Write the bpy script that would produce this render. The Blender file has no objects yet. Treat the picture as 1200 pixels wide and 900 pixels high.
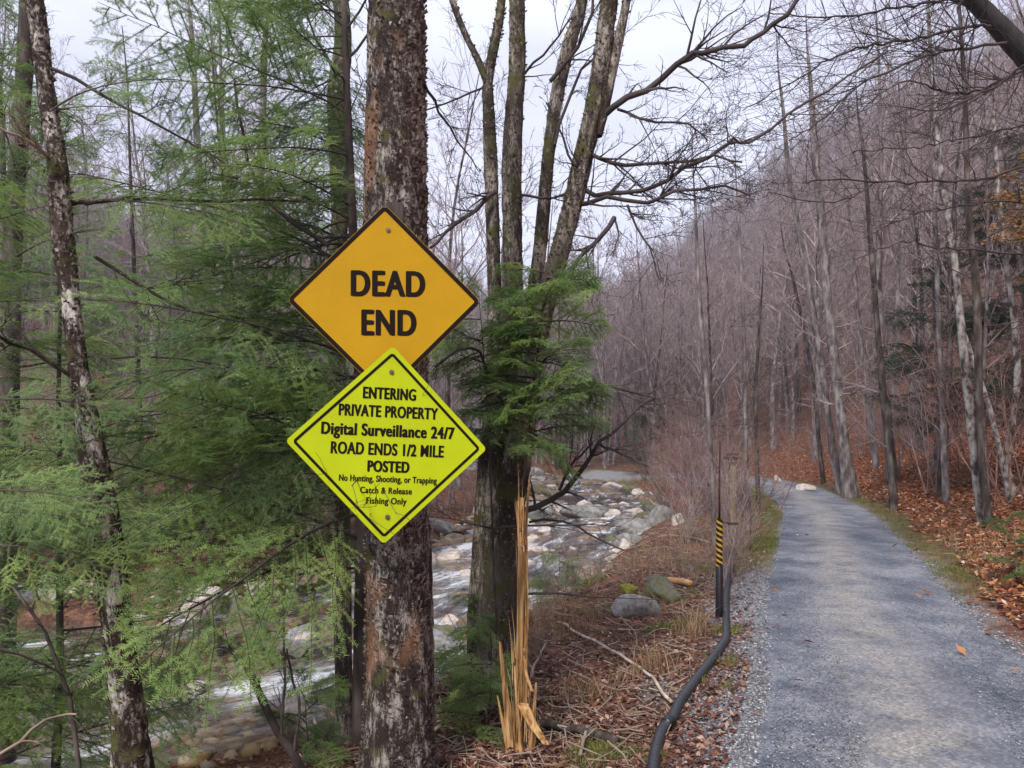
import bpy, math, random
import numpy as np
from mathutils import Vector, Matrix
rnd = random.Random(7)
nr = np.random.default_rng(11)
S = bpy.context.scene
C = S.collection
R = math.radians

# ------------------------------------------------------------------ camera
F = 831.0            # focal length in photograph pixels (1200 wide)
HZ = 500.0           # horizon row
EYE = 1.8
cd = bpy.data.cameras.new('camera'); cam = bpy.data.objects.new('camera', cd); C.objects.link(cam)
cam.location = (0, 0, EYE); cam.rotation_euler = (R(90), 0, 0)
cd.sensor_width = 36; cd.lens = 36 * F / 1200; cd.shift_y = (HZ - 450) / 1200
cd.clip_start = .05; cd.clip_end = 2000
S.camera = cam
# ------------------------------------------------------------------ sky and sun (overcast)
SUN_EL, SUN_AZ = R(48), R(205)        # azimuth clockwise from +Y
w = bpy.data.worlds.new('World'); S.world = w; w.use_nodes = True
nt = w.node_tree; N = nt.nodes; L = nt.links; N.clear()
sky = N.new('ShaderNodeTexSky'); sky.sky_type = 'NISHITA'; sky.sun_disc = False
sky.sun_elevation = SUN_EL; sky.sun_rotation = SUN_AZ
tc = N.new('ShaderNodeTexCoord'); mp = N.new('ShaderNodeMapping'); mp.inputs['Scale'].default_value = (1, 1, 2.5)
nz = N.new('ShaderNodeTexNoise'); nz.inputs['Scale'].default_value = 2.2; nz.inputs['Detail'].default_value = 6
cr = N.new('ShaderNodeValToRGB')
cr.color_ramp.elements[0].position = .32; cr.color_ramp.elements[0].color = (3.5, 3.6, 4.7, 1)
cr.color_ramp.elements[1].position = .68; cr.color_ramp.elements[1].color = (5.4, 5.6, 6.7, 1)
mx = N.new('ShaderNodeMix'); mx.data_type = 'RGBA'; mx.inputs[0].default_value = .92
bg = N.new('ShaderNodeBackground'); bg.inputs['Strength'].default_value = .095
ow = N.new('ShaderNodeOutputWorld')
L.new(tc.outputs['Generated'], mp.inputs[0]); L.new(mp.outputs[0], nz.inputs['Vector'])
L.new(nz.outputs['Fac'], cr.inputs[0]); L.new(sky.outputs[0], mx.inputs['A']); L.new(cr.outputs[0], mx.inputs['B'])
L.new(mx.outputs['Result'], bg.inputs[0]); L.new(bg.outputs[0], ow.inputs[0])
sl = bpy.data.lights.new('sun', 'SUN'); sun = bpy.data.objects.new('sun', sl); C.objects.link(sun)
sl.energy = 1.5; sl.angle = R(10); sl.color = (1, .95, .88)
sdir = Vector((math.sin(SUN_AZ) * math.cos(SUN_EL), math.cos(SUN_AZ) * math.cos(SUN_EL), math.sin(SUN_EL)))
sun.rotation_euler = sdir.to_track_quat('Z', 'Y').to_euler()
S.view_settings.view_transform = 'Standard'; S.view_settings.look = 'None'
S.view_settings.exposure = 1.22; S.view_settings.gamma = 1
S.cycles.max_bounces = 6; S.cycles.diffuse_bounces = 4; S.cycles.transparent_max_bounces = 12
S.cycles.volume_bounces = 0; S.cycles.caustics_reflective = False; S.cycles.caustics_refractive = False

# ------------------------------------------------------------------ helpers
def P(px, py, Y):
    """photograph pixel at depth Y -> world point"""
    return np.array(((px - 600) / F * Y, Y, EYE - (py - HZ) / F * Y))

def _hash(ix, iy, seed):
    h = (ix * 374761393 + iy * 668265263 + seed * 974634777) & 0xffffffff
    h = ((h ^ (h >> 13)) * 1274126177) & 0xffffffff
    return ((h ^ (h >> 16)) & 0xffffff) / float(0xffffff)

def vnoise(x, y, scale=1.0, seed=0, octaves=3):
    x = np.asarray(x, float) * scale; y = np.asarray(y, float) * scale
    out = 0; amp = 1; tot = 0
    for o in range(octaves):
        ix = np.floor(x).astype(np.int64); iy = np.floor(y).astype(np.int64)
        fx = x - ix; fy = y - iy; fx = fx * fx * (3 - 2 * fx); fy = fy * fy * (3 - 2 * fy)
        a = _hash(ix, iy, seed + o); b = _hash(ix + 1, iy, seed + o); c = _hash(ix, iy + 1, seed + o); d = _hash(ix + 1, iy + 1, seed + o)
        out = out + amp * ((a * (1 - fx) + b * fx) * (1 - fy) + (c * (1 - fx) + d * fx) * fy)
        tot += amp; amp *= .5; x = x * 2.03 + 17; y = y * 2.03 + 5
    return out / tot * 2 - 1

def sstep(a, b, x):
    t = np.clip((x - a) / (b - a), 0, 1); return t * t * (3 - 2 * t)

def resample(pts, n):
    pts = np.array(pts, float)
    m = len(pts); t = np.linspace(0, m - 1, n); out = np.zeros((n, pts.shape[1]))
    for k, u in enumerate(t):
        i = min(int(u), m - 2); f = u - i
        p0 = pts[max(i - 1, 0)]; p1 = pts[i]; p2 = pts[i + 1]; p3 = pts[min(i + 2, m - 1)]
        out[k] = .5 * (2 * p1 + (p2 - p0) * f + (2 * p0 - 5 * p1 + 4 * p2 - p3) * f * f + (3 * p1 - p0 - 3 * p2 + p3) * f ** 3)
    return out

class MB:
    def __init__(s): s.v = []; s.q = []; s.t = []; s.qm = []; s.tm = []; s.n = 0
    def add(s, v, q=None, t=None, m=0):
        v = np.asarray(v, float)
        if q is not None and len(q): q = np.asarray(q, np.int64); s.q.append(q + s.n); s.qm.append(np.full(len(q), m))
        if t is not None and len(t): t = np.asarray(t, np.int64); s.t.append(t + s.n); s.tm.append(np.full(len(t), m))
        s.v.append(v); s.n += len(v)
    def tube(s, pts, rad, n=6, m=0, cap=False, wob=0, rng=None):
        pts = np.asarray(pts, float); k = len(pts)
        rad = np.asarray(rad, float) * np.ones(k)
        T = np.gradient(pts, axis=0); T /= np.linalg.norm(T, axis=1)[:, None] + 1e-9
        mt = np.abs(T.mean(0)); ref = np.zeros(3); ref[int(np.argmin(mt))] = 1
        B = np.cross(T, ref); B /= np.linalg.norm(B, axis=1)[:, None] + 1e-9
        Nn = np.cross(B, T)
        a = np.linspace(0, 2 * np.pi, n, endpoint=False)
        rr = rad[:, None] * np.ones(n)
        if wob: rr = rr * (1 + wob * (rng or nr).uniform(-1, 1, rr.shape))
        V = pts[:, None, :] + rr[:, :, None] * (np.cos(a)[None, :, None] * B[:, None, :] + np.sin(a)[None, :, None] * Nn[:, None, :])
        i = np.arange(k - 1)[:, None] * n; j = np.arange(n)[None, :]; j2 = (j + 1) % n
        q = np.stack([i + j, i + j2, i + n + j2, i + n + j], -1).reshape(-1, 4)
        V = V.reshape(-1, 3); t = None
        if cap:
            V = np.vstack([V, pts[0], pts[-1]]); c0 = k * n; c1 = c0 + 1
            jj = np.arange(n); b = (k - 1) * n
            t = np.vstack([np.stack([np.full(n, c0), (jj + 1) % n, jj], -1), np.stack([np.full(n, c1), b + jj, b + (jj + 1) % n], -1)])
        s.add(V, q, t, m)
    def box(s, c, sz, m=0):
        c = np.array(c, float); h = np.array(sz, float) / 2
        v = [c + h * np.array(k) for k in ((-1,-1,-1),(1,-1,-1),(1,1,-1),(-1,1,-1),(-1,-1,1),(1,-1,1),(1,1,1),(-1,1,1))]
        s.add(v, [(0,3,2,1),(4,5,6,7),(0,1,5,4),(1,2,6,5),(2,3,7,6),(3,0,4,7)], None, m)
    def tris(s):
        return sum(len(x) for x in s.q) * 2 + sum(len(x) for x in s.t)
    def mesh(s, name, mats, smooth=True):
        me = bpy.data.meshes.new(name)
        V = np.vstack(s.v) if s.v else np.zeros((0, 3))
        Q = np.vstack(s.q) if s.q else np.zeros((0, 4), np.int64)
        T = np.vstack(s.t) if s.t else np.zeros((0, 3), np.int64)
        mi = np.concatenate(s.qm + s.tm) if (s.qm or s.tm) else np.zeros(0)
        me.vertices.add(len(V)); me.vertices.foreach_set('co', V.ravel())
        me.loops.add(Q.size + T.size); me.loops.foreach_set('vertex_index', np.concatenate([Q.ravel(), T.ravel()]).astype(np.int32))
        me.polygons.add(len(Q) + len(T))
        st = np.concatenate([np.arange(len(Q)) * 4, Q.size + np.arange(len(T)) * 3]).astype(np.int32)
        me.polygons.foreach_set('loop_start', st)
        for m in (mats if isinstance(mats, (list, tuple)) else [mats]): me.materials.append(m)
        me.polygons.foreach_set('material_index', mi.astype(np.int32))
        me.polygons.foreach_set('use_smooth', np.full(len(Q) + len(T), smooth))
        me.update(calc_edges=True)
        return me
    def build(s, name, mats, parent=None, smooth=True):
        o = bpy.data.objects.new(name, s.mesh(name, mats, smooth)); C.objects.link(o)
        if parent is not None: o.parent = parent
        return o

def tag(o, label=None, cat=None, group=None, kind=None):
    if label: o['label'] = label
    if cat: o['category'] = cat
    if group: o['group'] = group
    if kind: o['kind'] = kind
    return o
def empty(name, loc=(0, 0, 0), label=None, cat=None, group=None, rz=0):
    o = bpy.data.objects.new(name, None); C.objects.link(o); o.location = loc; o.rotation_euler.z = rz
    o.empty_display_size = .1
    return tag(o, label, cat, group)
kids = {}
def copy_tree(o, parent=None):
    c = o.copy(); C.objects.link(c); c.parent = parent
    for ch in o.children: copy_tree(ch, c)
    return c

# ------------------------------------------------------------------ materials
def new_mat(name):
    m = bpy.data.materials.new(name); m.use_nodes = True
    nt = m.node_tree; b = nt.nodes['Principled BSDF']
    return m, nt, nt.nodes, nt.links, b
def ramp(N, stops, interp='LINEAR'):
    r = N.new('ShaderNodeValToRGB'); e = r.color_ramp.elements; r.color_ramp.interpolation = interp
    while len(e) < len(stops): e.new(.5)
    for k, (p, c) in enumerate(stops):
        e[k].position = p; e[k].color = (*c, 1)
    return r
def noise_node(N, L, scale, detail=5, stretch=(1, 1, 1), rough=.55, rand=True, coord='Object'):
    tc = N.new('ShaderNodeTexCoord'); mp = N.new('ShaderNodeMapping'); mp.inputs['Scale'].default_value = stretch
    n = N.new('ShaderNodeTexNoise'); n.inputs['Scale'].default_value = scale; n.inputs['Detail'].default_value = detail
    n.inputs['Roughness'].default_value = rough
    L.new(tc.outputs[coord], mp.inputs[0])
    if rand:
        n.noise_dimensions = '4D'; oi = N.new('ShaderNodeObjectInfo'); ma = N.new('ShaderNodeMath'); ma.operation = 'MULTIPLY'
        ma.inputs[1].default_value = 37.0; L.new(oi.outputs['Random'], ma.inputs[0]); L.new(ma.outputs[0], n.inputs['W'])
    L.new(mp.outputs[0], n.inputs['Vector'])
    return n
def mixc(N, L, fac, a, b, mode='MIX'):
    m = N.new('ShaderNodeMix'); m.data_type = 'RGBA'; m.blend_type = mode
    for sock, val in ((m.inputs[0], fac), (m.inputs['A'], a), (m.inputs['B'], b)):
        if hasattr(val, 'links') or hasattr(val, 'is_linked'): L.new(val, sock)
        elif isinstance(val, (int, float)): sock.default_value = val
        else: sock.default_value = (*val, 1)
    return m.outputs['Result']
def bump(N, L, b, h, strength, dist):
    bp = N.new('ShaderNodeBump'); bp.inputs['Strength'].default_value = strength; bp.inputs['Distance'].default_value = dist
    L.new(h, bp.inputs['Height']); L.new(bp.outputs[0], b.inputs['Normal'])
def noise_mat(name, stops, scale, detail=5, stretch=(1, 1, 1), rough=.9, bs=.5, bd=.01, stops2=None, scale2=1, fac2=.5, spec=.3):
    m, nt, N, L, b = new_mat(name)
    n = noise_node(N, L, scale, detail, stretch); r = ramp(N, stops); L.new(n.outputs['Fac'], r.inputs[0]); col = r.outputs[0]
    if stops2:
        n2 = noise_node(N, L, scale2, 3); r2 = ramp(N, stops2); L.new(n2.outputs['Fac'], r2.inputs[0])
        col = mixc(N, L, fac2, col, r2.outputs[0], 'MULTIPLY')
    L.new(col, b.inputs['Base Color']); b.inputs['Roughness'].default_value = rough
    b.inputs['Specular IOR Level'].default_value = spec
    if bs: bump(N, L, b, n.outputs['Fac'], bs, bd)
    return m
def island_mat(name, stops, rough=.8, transl=0, spec=.2, noise=None):
    """colour by loose piece: every leaf, stone or blade has its own"""
    m, nt, N, L, b = new_mat(name)
    g = N.new('ShaderNodeNewGeometry'); r = ramp(N, stops); L.new(g.outputs['Random Per Island'], r.inputs[0]); col = r.outputs[0]
    if noise:
        n = noise_node(N, L, noise[0], 3); r2 = ramp(N, noise[1]); L.new(n.outputs['Fac'], r2.inputs[0])
        col = mixc(N, L, .8, col, r2.outputs[0], 'MULTIPLY')
    L.new(col, b.inputs['Base Color']); b.inputs['Roughness'].default_value = rough; b.inputs['Specular IOR Level'].default_value = spec
    if transl:
        tr = N.new('ShaderNodeBsdfTranslucent'); L.new(col, tr.inputs[0]); ms = N.new('ShaderNodeMixShader'); ms.inputs[0].default_value = transl
        L.new(b.outputs[0], ms.inputs[1]); L.new(tr.outputs[0], ms.inputs[2]); L.new(ms.outputs[0], N['Material Output'].inputs[0])
    return m
def flat_mat(name, col, rough=.5, spec=.5, metal=0):
    m, nt, N, L, b = new_mat(name)
    n = noise_node(N, L, 9, 4); r = ramp(N, [(.3, tuple(c * .88 for c in col)), (.7, col)]); L.new(n.outputs['Fac'], r.inputs[0])
    L.new(r.outputs[0], b.inputs['Base Color']); b.inputs['Roughness'].default_value = rough
    b.inputs['Specular IOR Level'].default_value = spec; b.inputs['Metallic'].default_value = metal
    return m

M = {}
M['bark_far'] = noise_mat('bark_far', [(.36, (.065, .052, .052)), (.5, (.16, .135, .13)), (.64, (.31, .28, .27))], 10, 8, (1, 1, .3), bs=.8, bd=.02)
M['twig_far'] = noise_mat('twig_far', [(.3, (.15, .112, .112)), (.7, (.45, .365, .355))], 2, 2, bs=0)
M['bark_pale'] = noise_mat('bark_pale', [(.4, (.05, .04, .035)), (.47, (.18, .155, .14)), (.58, (.38, .36, .33)), (.75, (.5, .48, .45))], 9, 8, (1, 1, .6), bs=.6, bd=.01)
M['bark_dark'] = noise_mat('bark_dark', [(.36, (.02, .015, .012)), (.5, (.065, .05, .042)), (.65, (.17, .145, .125))], 9, 7, (1, 1, .3), bs=.9, bd=.012)
M['twig_dark'] = noise_mat('twig_dark', [(.3, (.035, .024, .022)), (.7, (.1, .078, .072))], 4, 2, bs=0)
M['twig_red'] = noise_mat('twig_red', [(.3, (.14, .075, .06)), (.7, (.32, .19, .155))], 4, 2, bs=0)
M['twig_tan'] = noise_mat('twig_tan', [(.3, (.2, .14, .1)), (.7, (.4, .32, .25))], 4, 2, bs=0)

def shaggy_bark(name, pale, dark, moss=.0, inner=(.42, .2, .1), shift=0.0, big=5.0, fine=1.0):
    m, nt, N, L, b = new_mat(name)
    n1 = noise_node(N, L, 20 * fine, 9, (1, 1, .27), .72); n2 = noise_node(N, L, 75 * fine, 6, (1, 1, .4), .7); nb = noise_node(N, L, big, 3, (1, 1, .5), .5); n3 = noise_node(N, L, 2.4, 4, (1, 1, .45))
    a = N.new('ShaderNodeMath'); a.operation = 'MULTIPLY_ADD'; L.new(n1.outputs['Fac'], a.inputs[0]); a.inputs[1].default_value = .6
    h = N.new('ShaderNodeMath'); h.operation = 'MULTIPLY'; L.new(n2.outputs['Fac'], h.inputs[0]); h.inputs[1].default_value = .4; L.new(h.outputs[0], a.inputs[2])
    pb_ = N.new('ShaderNodeMath'); pb_.operation = 'MULTIPLY_ADD'; L.new(nb.outputs['Fac'], pb_.inputs[0]); pb_.inputs[1].default_value = .42; pb_.inputs[2].default_value = -.21 + shift
    a0 = a; a = N.new('ShaderNodeMath'); L.new(a0.outputs[0], a.inputs[0]); L.new(pb_.outputs[0], a.inputs[1])
    r = ramp(N, [(.43, dark), (.475, tuple(d * 1.8 for d in dark)), (.51, tuple(p * .5 for p in pale)), (.55, pale), (.64, tuple(min(1, p * 1.5) for p in pale))])
    L.new(a.outputs[0], r.inputs[0])
    ri = ramp(N, [(.57, (0, 0, 0)), (.63, (1, 1, 1))]); L.new(n3.outputs['Fac'], ri.inputs[0])
    col = mixc(N, L, ri.outputs[0], r.outputs[0], mixc(N, L, .55, inner, r.outputs[0]))
    if moss:
        n4 = noise_node(N, L, 6, 5); rm = ramp(N, [(.62 - moss, (0, 0, 0)), (.7 - moss, (1, 1, 1))]); L.new(n4.outputs['Fac'], rm.inputs[0])
        col = mixc(N, L, rm.outputs[0], col, (.09, .092, .03))
    L.new(col, b.inputs['Base Color']); b.inputs['Roughness'].default_value = .9; b.inputs['Specular IOR Level'].default_value = .2
    bump(N, L, b, a.outputs[0], 1, .03)
    return m
M['bark_sign'] = shaggy_bark('bark_sign', (.36, .32, .28), (.035, .026, .022), .05, shift=-.02, big=9, fine=1.7)
M['bark_clump'] = shaggy_bark('bark_clump', (.34, .29, .24), (.045, .035, .026), .08, inner=(.17, .14, .11), shift=-.015, big=4, fine=1.5)
M['bark_birch'] = shaggy_bark('bark_birch', (.5, .46, .4), (.035, .024, .018), .07, inner=(.22, .15, .1), shift=-.03, big=9, fine=.8)
M['flake'] = island_mat('flake', [(0, (.1, .075, .06)), (.4, (.22, .17, .14)), (.75, (.4, .34, .29)), (1, (.62, .57, .52))], .9, .1, noise=(45, [(.4, (.2, .16, .14)), (.55, (1, 1, 1))]))

def needle_mat(name, a, b_, c):
    m, nt, N, L, b = new_mat(name)
    n = noise_node(N, L, 2.2, 3); r = ramp(N, [(.3, a), (.5, b_), (.72, c)]); L.new(n.outputs['Fac'], r.inputs[0])
    oi = N.new('ShaderNodeObjectInfo'); r2 = ramp(N, [(0, (.7, .72, .8)), (1, (1.15, 1.1, .9))]); L.new(oi.outputs['Random'], r2.inputs[0])
    col = mixc(N, L, 1.0, r.outputs[0], r2.outputs[0], 'MULTIPLY')
    L.new(col, b.inputs['Base Color']); b.inputs['Roughness'].default_value = .55; b.inputs['Specular IOR Level'].default_value = .4
    tr = N.new('ShaderNodeBsdfTranslucent'); L.new(col, tr.inputs[0]); ms = N.new('ShaderNodeMixShader'); ms.inputs[0].default_value = .48
    L.new(b.outputs[0], ms.inputs[1]); L.new(tr.outputs[0], ms.inputs[2]); L.new(ms.outputs[0], N['Material Output'].inputs[0])
    return m
M['needle'] = needle_mat('needle', (.12, .215, .085), (.26, .4, .135), (.43, .56, .21))
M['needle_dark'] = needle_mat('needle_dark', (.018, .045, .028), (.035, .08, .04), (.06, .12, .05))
M['beech'] = island_mat('beech', [(0, (.35, .15, .03)), (.5, (.5, .27, .06)), (1, (.62, .4, .14))], .7, .4)
M['litter'] = island_mat('litter', [(0, (.06, .028, .025)), (.35, (.13, .058, .042)), (.65, (.22, .1, .065)), (.88, (.36, .2, .13)), (1, (.52, .39, .31))], .75, .15)
M['litter_red'] = island_mat('litter_red', [(0, (.09, .032, .02)), (.35, (.27, .09, .042)), (.65, (.43, .17, .065)), (.88, (.56, .29, .13)), (1, (.62, .47, .36))], .75, .15)
M['gravel'] = island_mat('gravel', [(0, (.08, .08, .085)), (.5, (.18, .18, .195)), (.85, (.3, .3, .31)), (1, (.52, .51, .5))], .85)
M['grass'] = island_mat('grass', [(0, (.09, .11, .02)), (.5, (.16, .19, .04)), (1, (.3, .29, .1))], .6, .3)
M['dry_grass'] = island_mat('dry_grass', [(0, (.2, .11, .06)), (.5, (.34, .22, .12)), (1, (.45, .35, .22))], .7, .3)
M['stone'] = noise_mat('stone', [(.3, (.13, .125, .12)), (.5, (.27, .26, .25)), (.7, (.42, .4, .38))], 6, 8, bs=.7, bd=.02, stops2=[(.35, (.5, .5, .42)), (.6, (1, 1, 1))], scale2=2.5, fac2=.7)
M['stone_pale'] = noise_mat('stone_pale', [(.3, (.34, .29, .25)), (.5, (.52, .46, .41)), (.7, (.68, .62, .57))], 5, 8, bs=.6, bd=.02, stops2=[(.35, (.6, .5, .42)), (.55, (1, 1, 1))], scale2=3, fac2=.7)
M['stone_wet'] = noise_mat('stone_wet', [(.3, (.05, .035, .025)), (.5, (.16, .11, .07)), (.7, (.34, .25, .17))], 5, 8, rough=.3, bs=.6, bd=.02)
M['stone_moss'] = noise_mat('stone_moss', [(.38, (.1, .095, .085)), (.5, (.16, .15, .1)), (.58, (.1, .11, .025)), (.75, (.17, .19, .03))], 4, 7, bs=.7, bd=.02)

M['stone_bright_moss'] = noise_mat('stone_bright_moss', [(.35, (.12, .12, .02)), (.6, (.3, .3, .03))], 14, 7, bs=.8, bd=.02)
# ------------------------------------------------------------------ terrain
ROAD = np.array([(-4.5, -12), (-2.2, -6), (0.7, 0), (1.62, 2.2), (2.38, 3.9), (3.2, 6), (3.9, 8), (5.0, 10.6), (6.32, 13.9), (7.35, 16.5), (8.25, 19.3), (9.4, 23.5), (10.1, 27), (10.1, 30.5), (9.3, 34), (7.6, 38), (4.5, 43)], float)
STREAM = np.array([(-40, 4), (-16, 5.8), (-9, 7.6), (-6.5, 8.5), (-3.6, 9.9), (-1.3, 14), (.9, 20), (3.2, 27), (3.6, 34), (1.5, 42), (-3, 52), (-6, 70), (-4, 110), (2, 200), (0, 420)], float)
VAL = np.array([(-4.5, -14), (-2.2, -6), (0.7, 0), (2.38, 3.9), (3.9, 8), (6.32, 13.9), (8.25, 19.3), (10.1, 27), (11.3, 36), (12, 50), (13, 75), (15, 110), (22, 200), (30, 420)], float)
ROAD = resample(ROAD, 81); STREAM = resample(STREAM, 73); VAL = resample(VAL, 60)
ZW = -1.3
def pl_dist(X, Y, PL):
    X = np.asarray(X, float); Y = np.asarray(Y, float)
    if X.size < 3000:
        sh = X.shape; X = X.ravel()[:, None]; Y = Y.ravel()[:, None]; a = PL[:-1]; d = PL[1:] - a; l2 = (d ** 2).sum(1); l = np.sqrt(l2)
        t = np.clip(((X - a[:, 0]) * d[:, 0] + (Y - a[:, 1]) * d[:, 1]) / l2, 0, 1); ex = X - a[:, 0] - t * d[:, 0]; ey = Y - a[:, 1] - t * d[:, 1]; D2 = ex * ex + ey * ey
        k = np.argmin(D2, 1); r = np.arange(len(k)); s0 = np.concatenate([[0], np.cumsum(l)])[k]
        return np.sqrt(D2[r, k]).reshape(sh), np.sign(ex[r, k] * d[k, 1] - ey[r, k] * d[k, 0]).reshape(sh), (s0 + t[r, k] * l[k]).reshape(sh)
    best = np.full(X.shape, 1e9); side = np.zeros(X.shape); along = np.zeros(X.shape); s0 = 0
    for k in range(len(PL) - 1):
        a = PL[k]; d = PL[k + 1] - a; l2 = (d ** 2).sum(); l = math.sqrt(l2)
        t = np.clip(((X - a[0]) * d[0] + (Y - a[1]) * d[1]) / l2, 0, 1)
        ex = X - a[0] - t * d[0]; ey = Y - a[1] - t * d[1]; dd = np.hypot(ex, ey)
        sg = np.sign(ex * d[1] - ey * d[0]); u = dd < best
        best = np.where(u, dd, best); side = np.where(u, sg, side); along = np.where(u, s0 + t * l, along); s0 += l
    return best, side, along          # side > 0: right of the line
def zroad(Y): return -.015 * np.clip(Y, -10, 40)
RHW = 1.0
def layers(X, Y):
    dr, sr, ar = pl_dist(X, Y, ROAD); ds, ss, as_ = pl_dist(X, Y, STREAM)
    hw = 1.95 + .35 * vnoise(X, Y, .35, 3, 2)
    sr = np.where(Y > 30, pl_dist(X, Y, VAL)[1], sr)
    return dr, sr, ds - hw, ss
def ground(X, Y, micro=True):
    X = np.asarray(X, float); Y = np.asarray(Y, float)
    dr, sr, de, ss = layers(X, Y)
    zr = zroad(Y); d = dr - RHW
    n1 = vnoise(X, Y, .5, 21, 3); n2 = vnoise(X, Y, 2.2, 31, 3)
    dp = np.clip(d, 0, None); dv = np.clip(pl_dist(X, Y, VAL)[0] - RHW, 0, None); wv_ = sstep(24, 32, Y); dp = dp * (1 - wv_) + dv * wv_
    right = zr + .04 * np.clip(dp, 0, 1) + .34 * np.clip(dp - .6, 0, 7) + .85 * np.clip(dp - 7.6, 0, 48) + .12 * np.clip(dp - 56, 0, None)
    left = zr - .12 * sstep(0, 1.6, dp) - .06 * np.clip(dp, 0, 2) 
    leftside = np.where(ss > 0, left, 0)
    bw = 2.3 + 2.3 * sstep(.2, -1.6, X); t = sstep(bw, -.25, de); t = t * (1 + .35 * (1 - t) * sstep(0, -1.5, X))
    nearb = leftside * (1 - t) + (ZW - .38) * t
    dl = np.clip(de, 0, None)
    far = ZW - .38 + .75 * sstep(-.25, .9, de) + .13 * np.clip(dl - .9, 0, 6) + .33 * np.clip(dl - 6.9, 0, 45) + .1 * np.clip(dl - 52, 0, None)
    z = np.where(ss > 0, nearb, far)
    z = np.where((sr > 0) & (ss > 0), right, z)
    inr = sstep(0, -.35, d)
    amp = sstep(0, .8, d)
    z = z + amp * (.1 * n1 + .045 * n2 * np.clip(1 + de, .3, 1)) + amp * .6 * sstep(12, 40, d) * vnoise(X, Y, .12, 5, 3)
    z = z - .05 * inr
    z = z + 26 * sstep(75, 200, Y) + 10 * sstep(200, 330, Y)
    if micro: z = z + amp * .018 * vnoise(X, Y, 9, 41, 2)
    return z
def gz(x, y): return float(ground(np.array([x]), np.array([y]))[0])
def gP(px, Y):
    x = (px - 600) / F * Y; return np.array((x, Y, gz(x, Y)))

def gxy(px, py, up=0.0):
    """where the sight line through a photograph pixel meets the ground"""
    Y = np.arange(2.6, 40, .04); X = (px - 600) / F * Y; Z = EYE - (py - HZ) / F * Y - up
    k = int(np.argmax(Z < ground(X, Y))); return (X[k], Y[k])
def axis(lo, hi, c, step, g):
    out = [c]; s = step
    while out[-1] < hi: out.append(out[-1] + s); s *= g
    out2 = [c]; s = step
    while out2[-1] > lo: out2.append(out2[-1] - s); s *= g
    return np.array(sorted(set(out + out2)))
ax = axis(-190, 220, .8, .05, 1.022); ay = axis(-14, 380, 5.5, .05, 1.022)
GX, GY = np.meshgrid(ax, ay)
GZ = ground(GX.ravel(), GY.ravel())
nx, ny = len(ax), len(ay)
i = np.arange(ny - 1)[:, None] * nx + np.arange(nx - 1)[None, :]
mb = MB(); mb.add(np.stack([GX.ravel(), GY.ravel(), GZ], -1), np.stack([i, i + 1, i + nx + 1, i + nx], -1).reshape(-1, 4))

def ground_mat():
    m, nt, N, L, b = new_mat('forest_floor')
    n = noise_node(N, L, 5, 9, rand=False, rough=.7); r = ramp(N, [(.3, (.045, .026, .02)), (.48, (.11, .062, .045)), (.6, (.2, .115, .08)), (.75, (.3, .2, .14))]); L.new(n.outputs['Fac'], r.inputs[0])
    v = N.new('ShaderNodeTexVoronoi'); v.inputs['Scale'].default_value = 22; tc = N.new('ShaderNodeTexCoord'); L.new(tc.outputs['Object'], v.inputs['Vector'])
    rv = ramp(N, [(0, (.4, .3, .26)), (.5, (1, .85, .75)), (1, (1.5, 1.3, 1.15))]); L.new(v.outputs['Color'], rv.inputs[0])
    col = mixc(N, L, .7, r.outputs[0], rv.outputs[0], 'MULTIPLY')
    at = N.new('ShaderNodeVertexColor'); at.layer_name = 'cover'; sp = N.new('ShaderNodeSeparateColor'); L.new(at.outputs[0], sp.inputs[0])
    # red channel: red beech litter; green: grass and moss; blue: grey grit
    rr = ramp(N, [(.3, (.08, .028, .018)), (.5, (.19, .072, .038)), (.65, (.32, .135, .065)), (.8, (.5, .3, .18))]); L.new(n.outputs['Fac'], rr.inputs[0])
    col = mixc(N, L, sp.outputs[0], col, mixc(N, L, .6, rr.outputs[0], rv.outputs[0], 'MULTIPLY'))
    rg = ramp(N, [(.35, (.05, .05, .015)), (.55, (.12, .13, .035)), (.7, (.2, .2, .06))]); L.new(n.outputs['Fac'], rg.inputs[0])
    col = mixc(N, L, sp.outputs[1], col, rg.outputs[0])
    n5 = noise_node(N, L, 60, 4, rand=False, rough=.7); rb = ramp(N, [(.3, (.09, .085, .085)), (.5, (.22, .215, .22)), (.7, (.42, .41, .41))]); L.new(n5.outputs['Fac'], rb.inputs[0])
    col = mixc(N, L, sp.outputs[2], col, rb.outputs[0])
    L.new(col, b.inputs['Base Color']); b.inputs['Roughness'].default_value = .95; b.inputs['Specular IOR Level'].default_value = .15
    bump(N, L, b, v.outputs['Distance'], .5, .03)
    return m
M['ground'] = ground_mat()
g = mb.build('ground', M['ground']); tag(g, 'brown forest floor of leaf litter, banks and wooded slopes', kind='structure')
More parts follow.
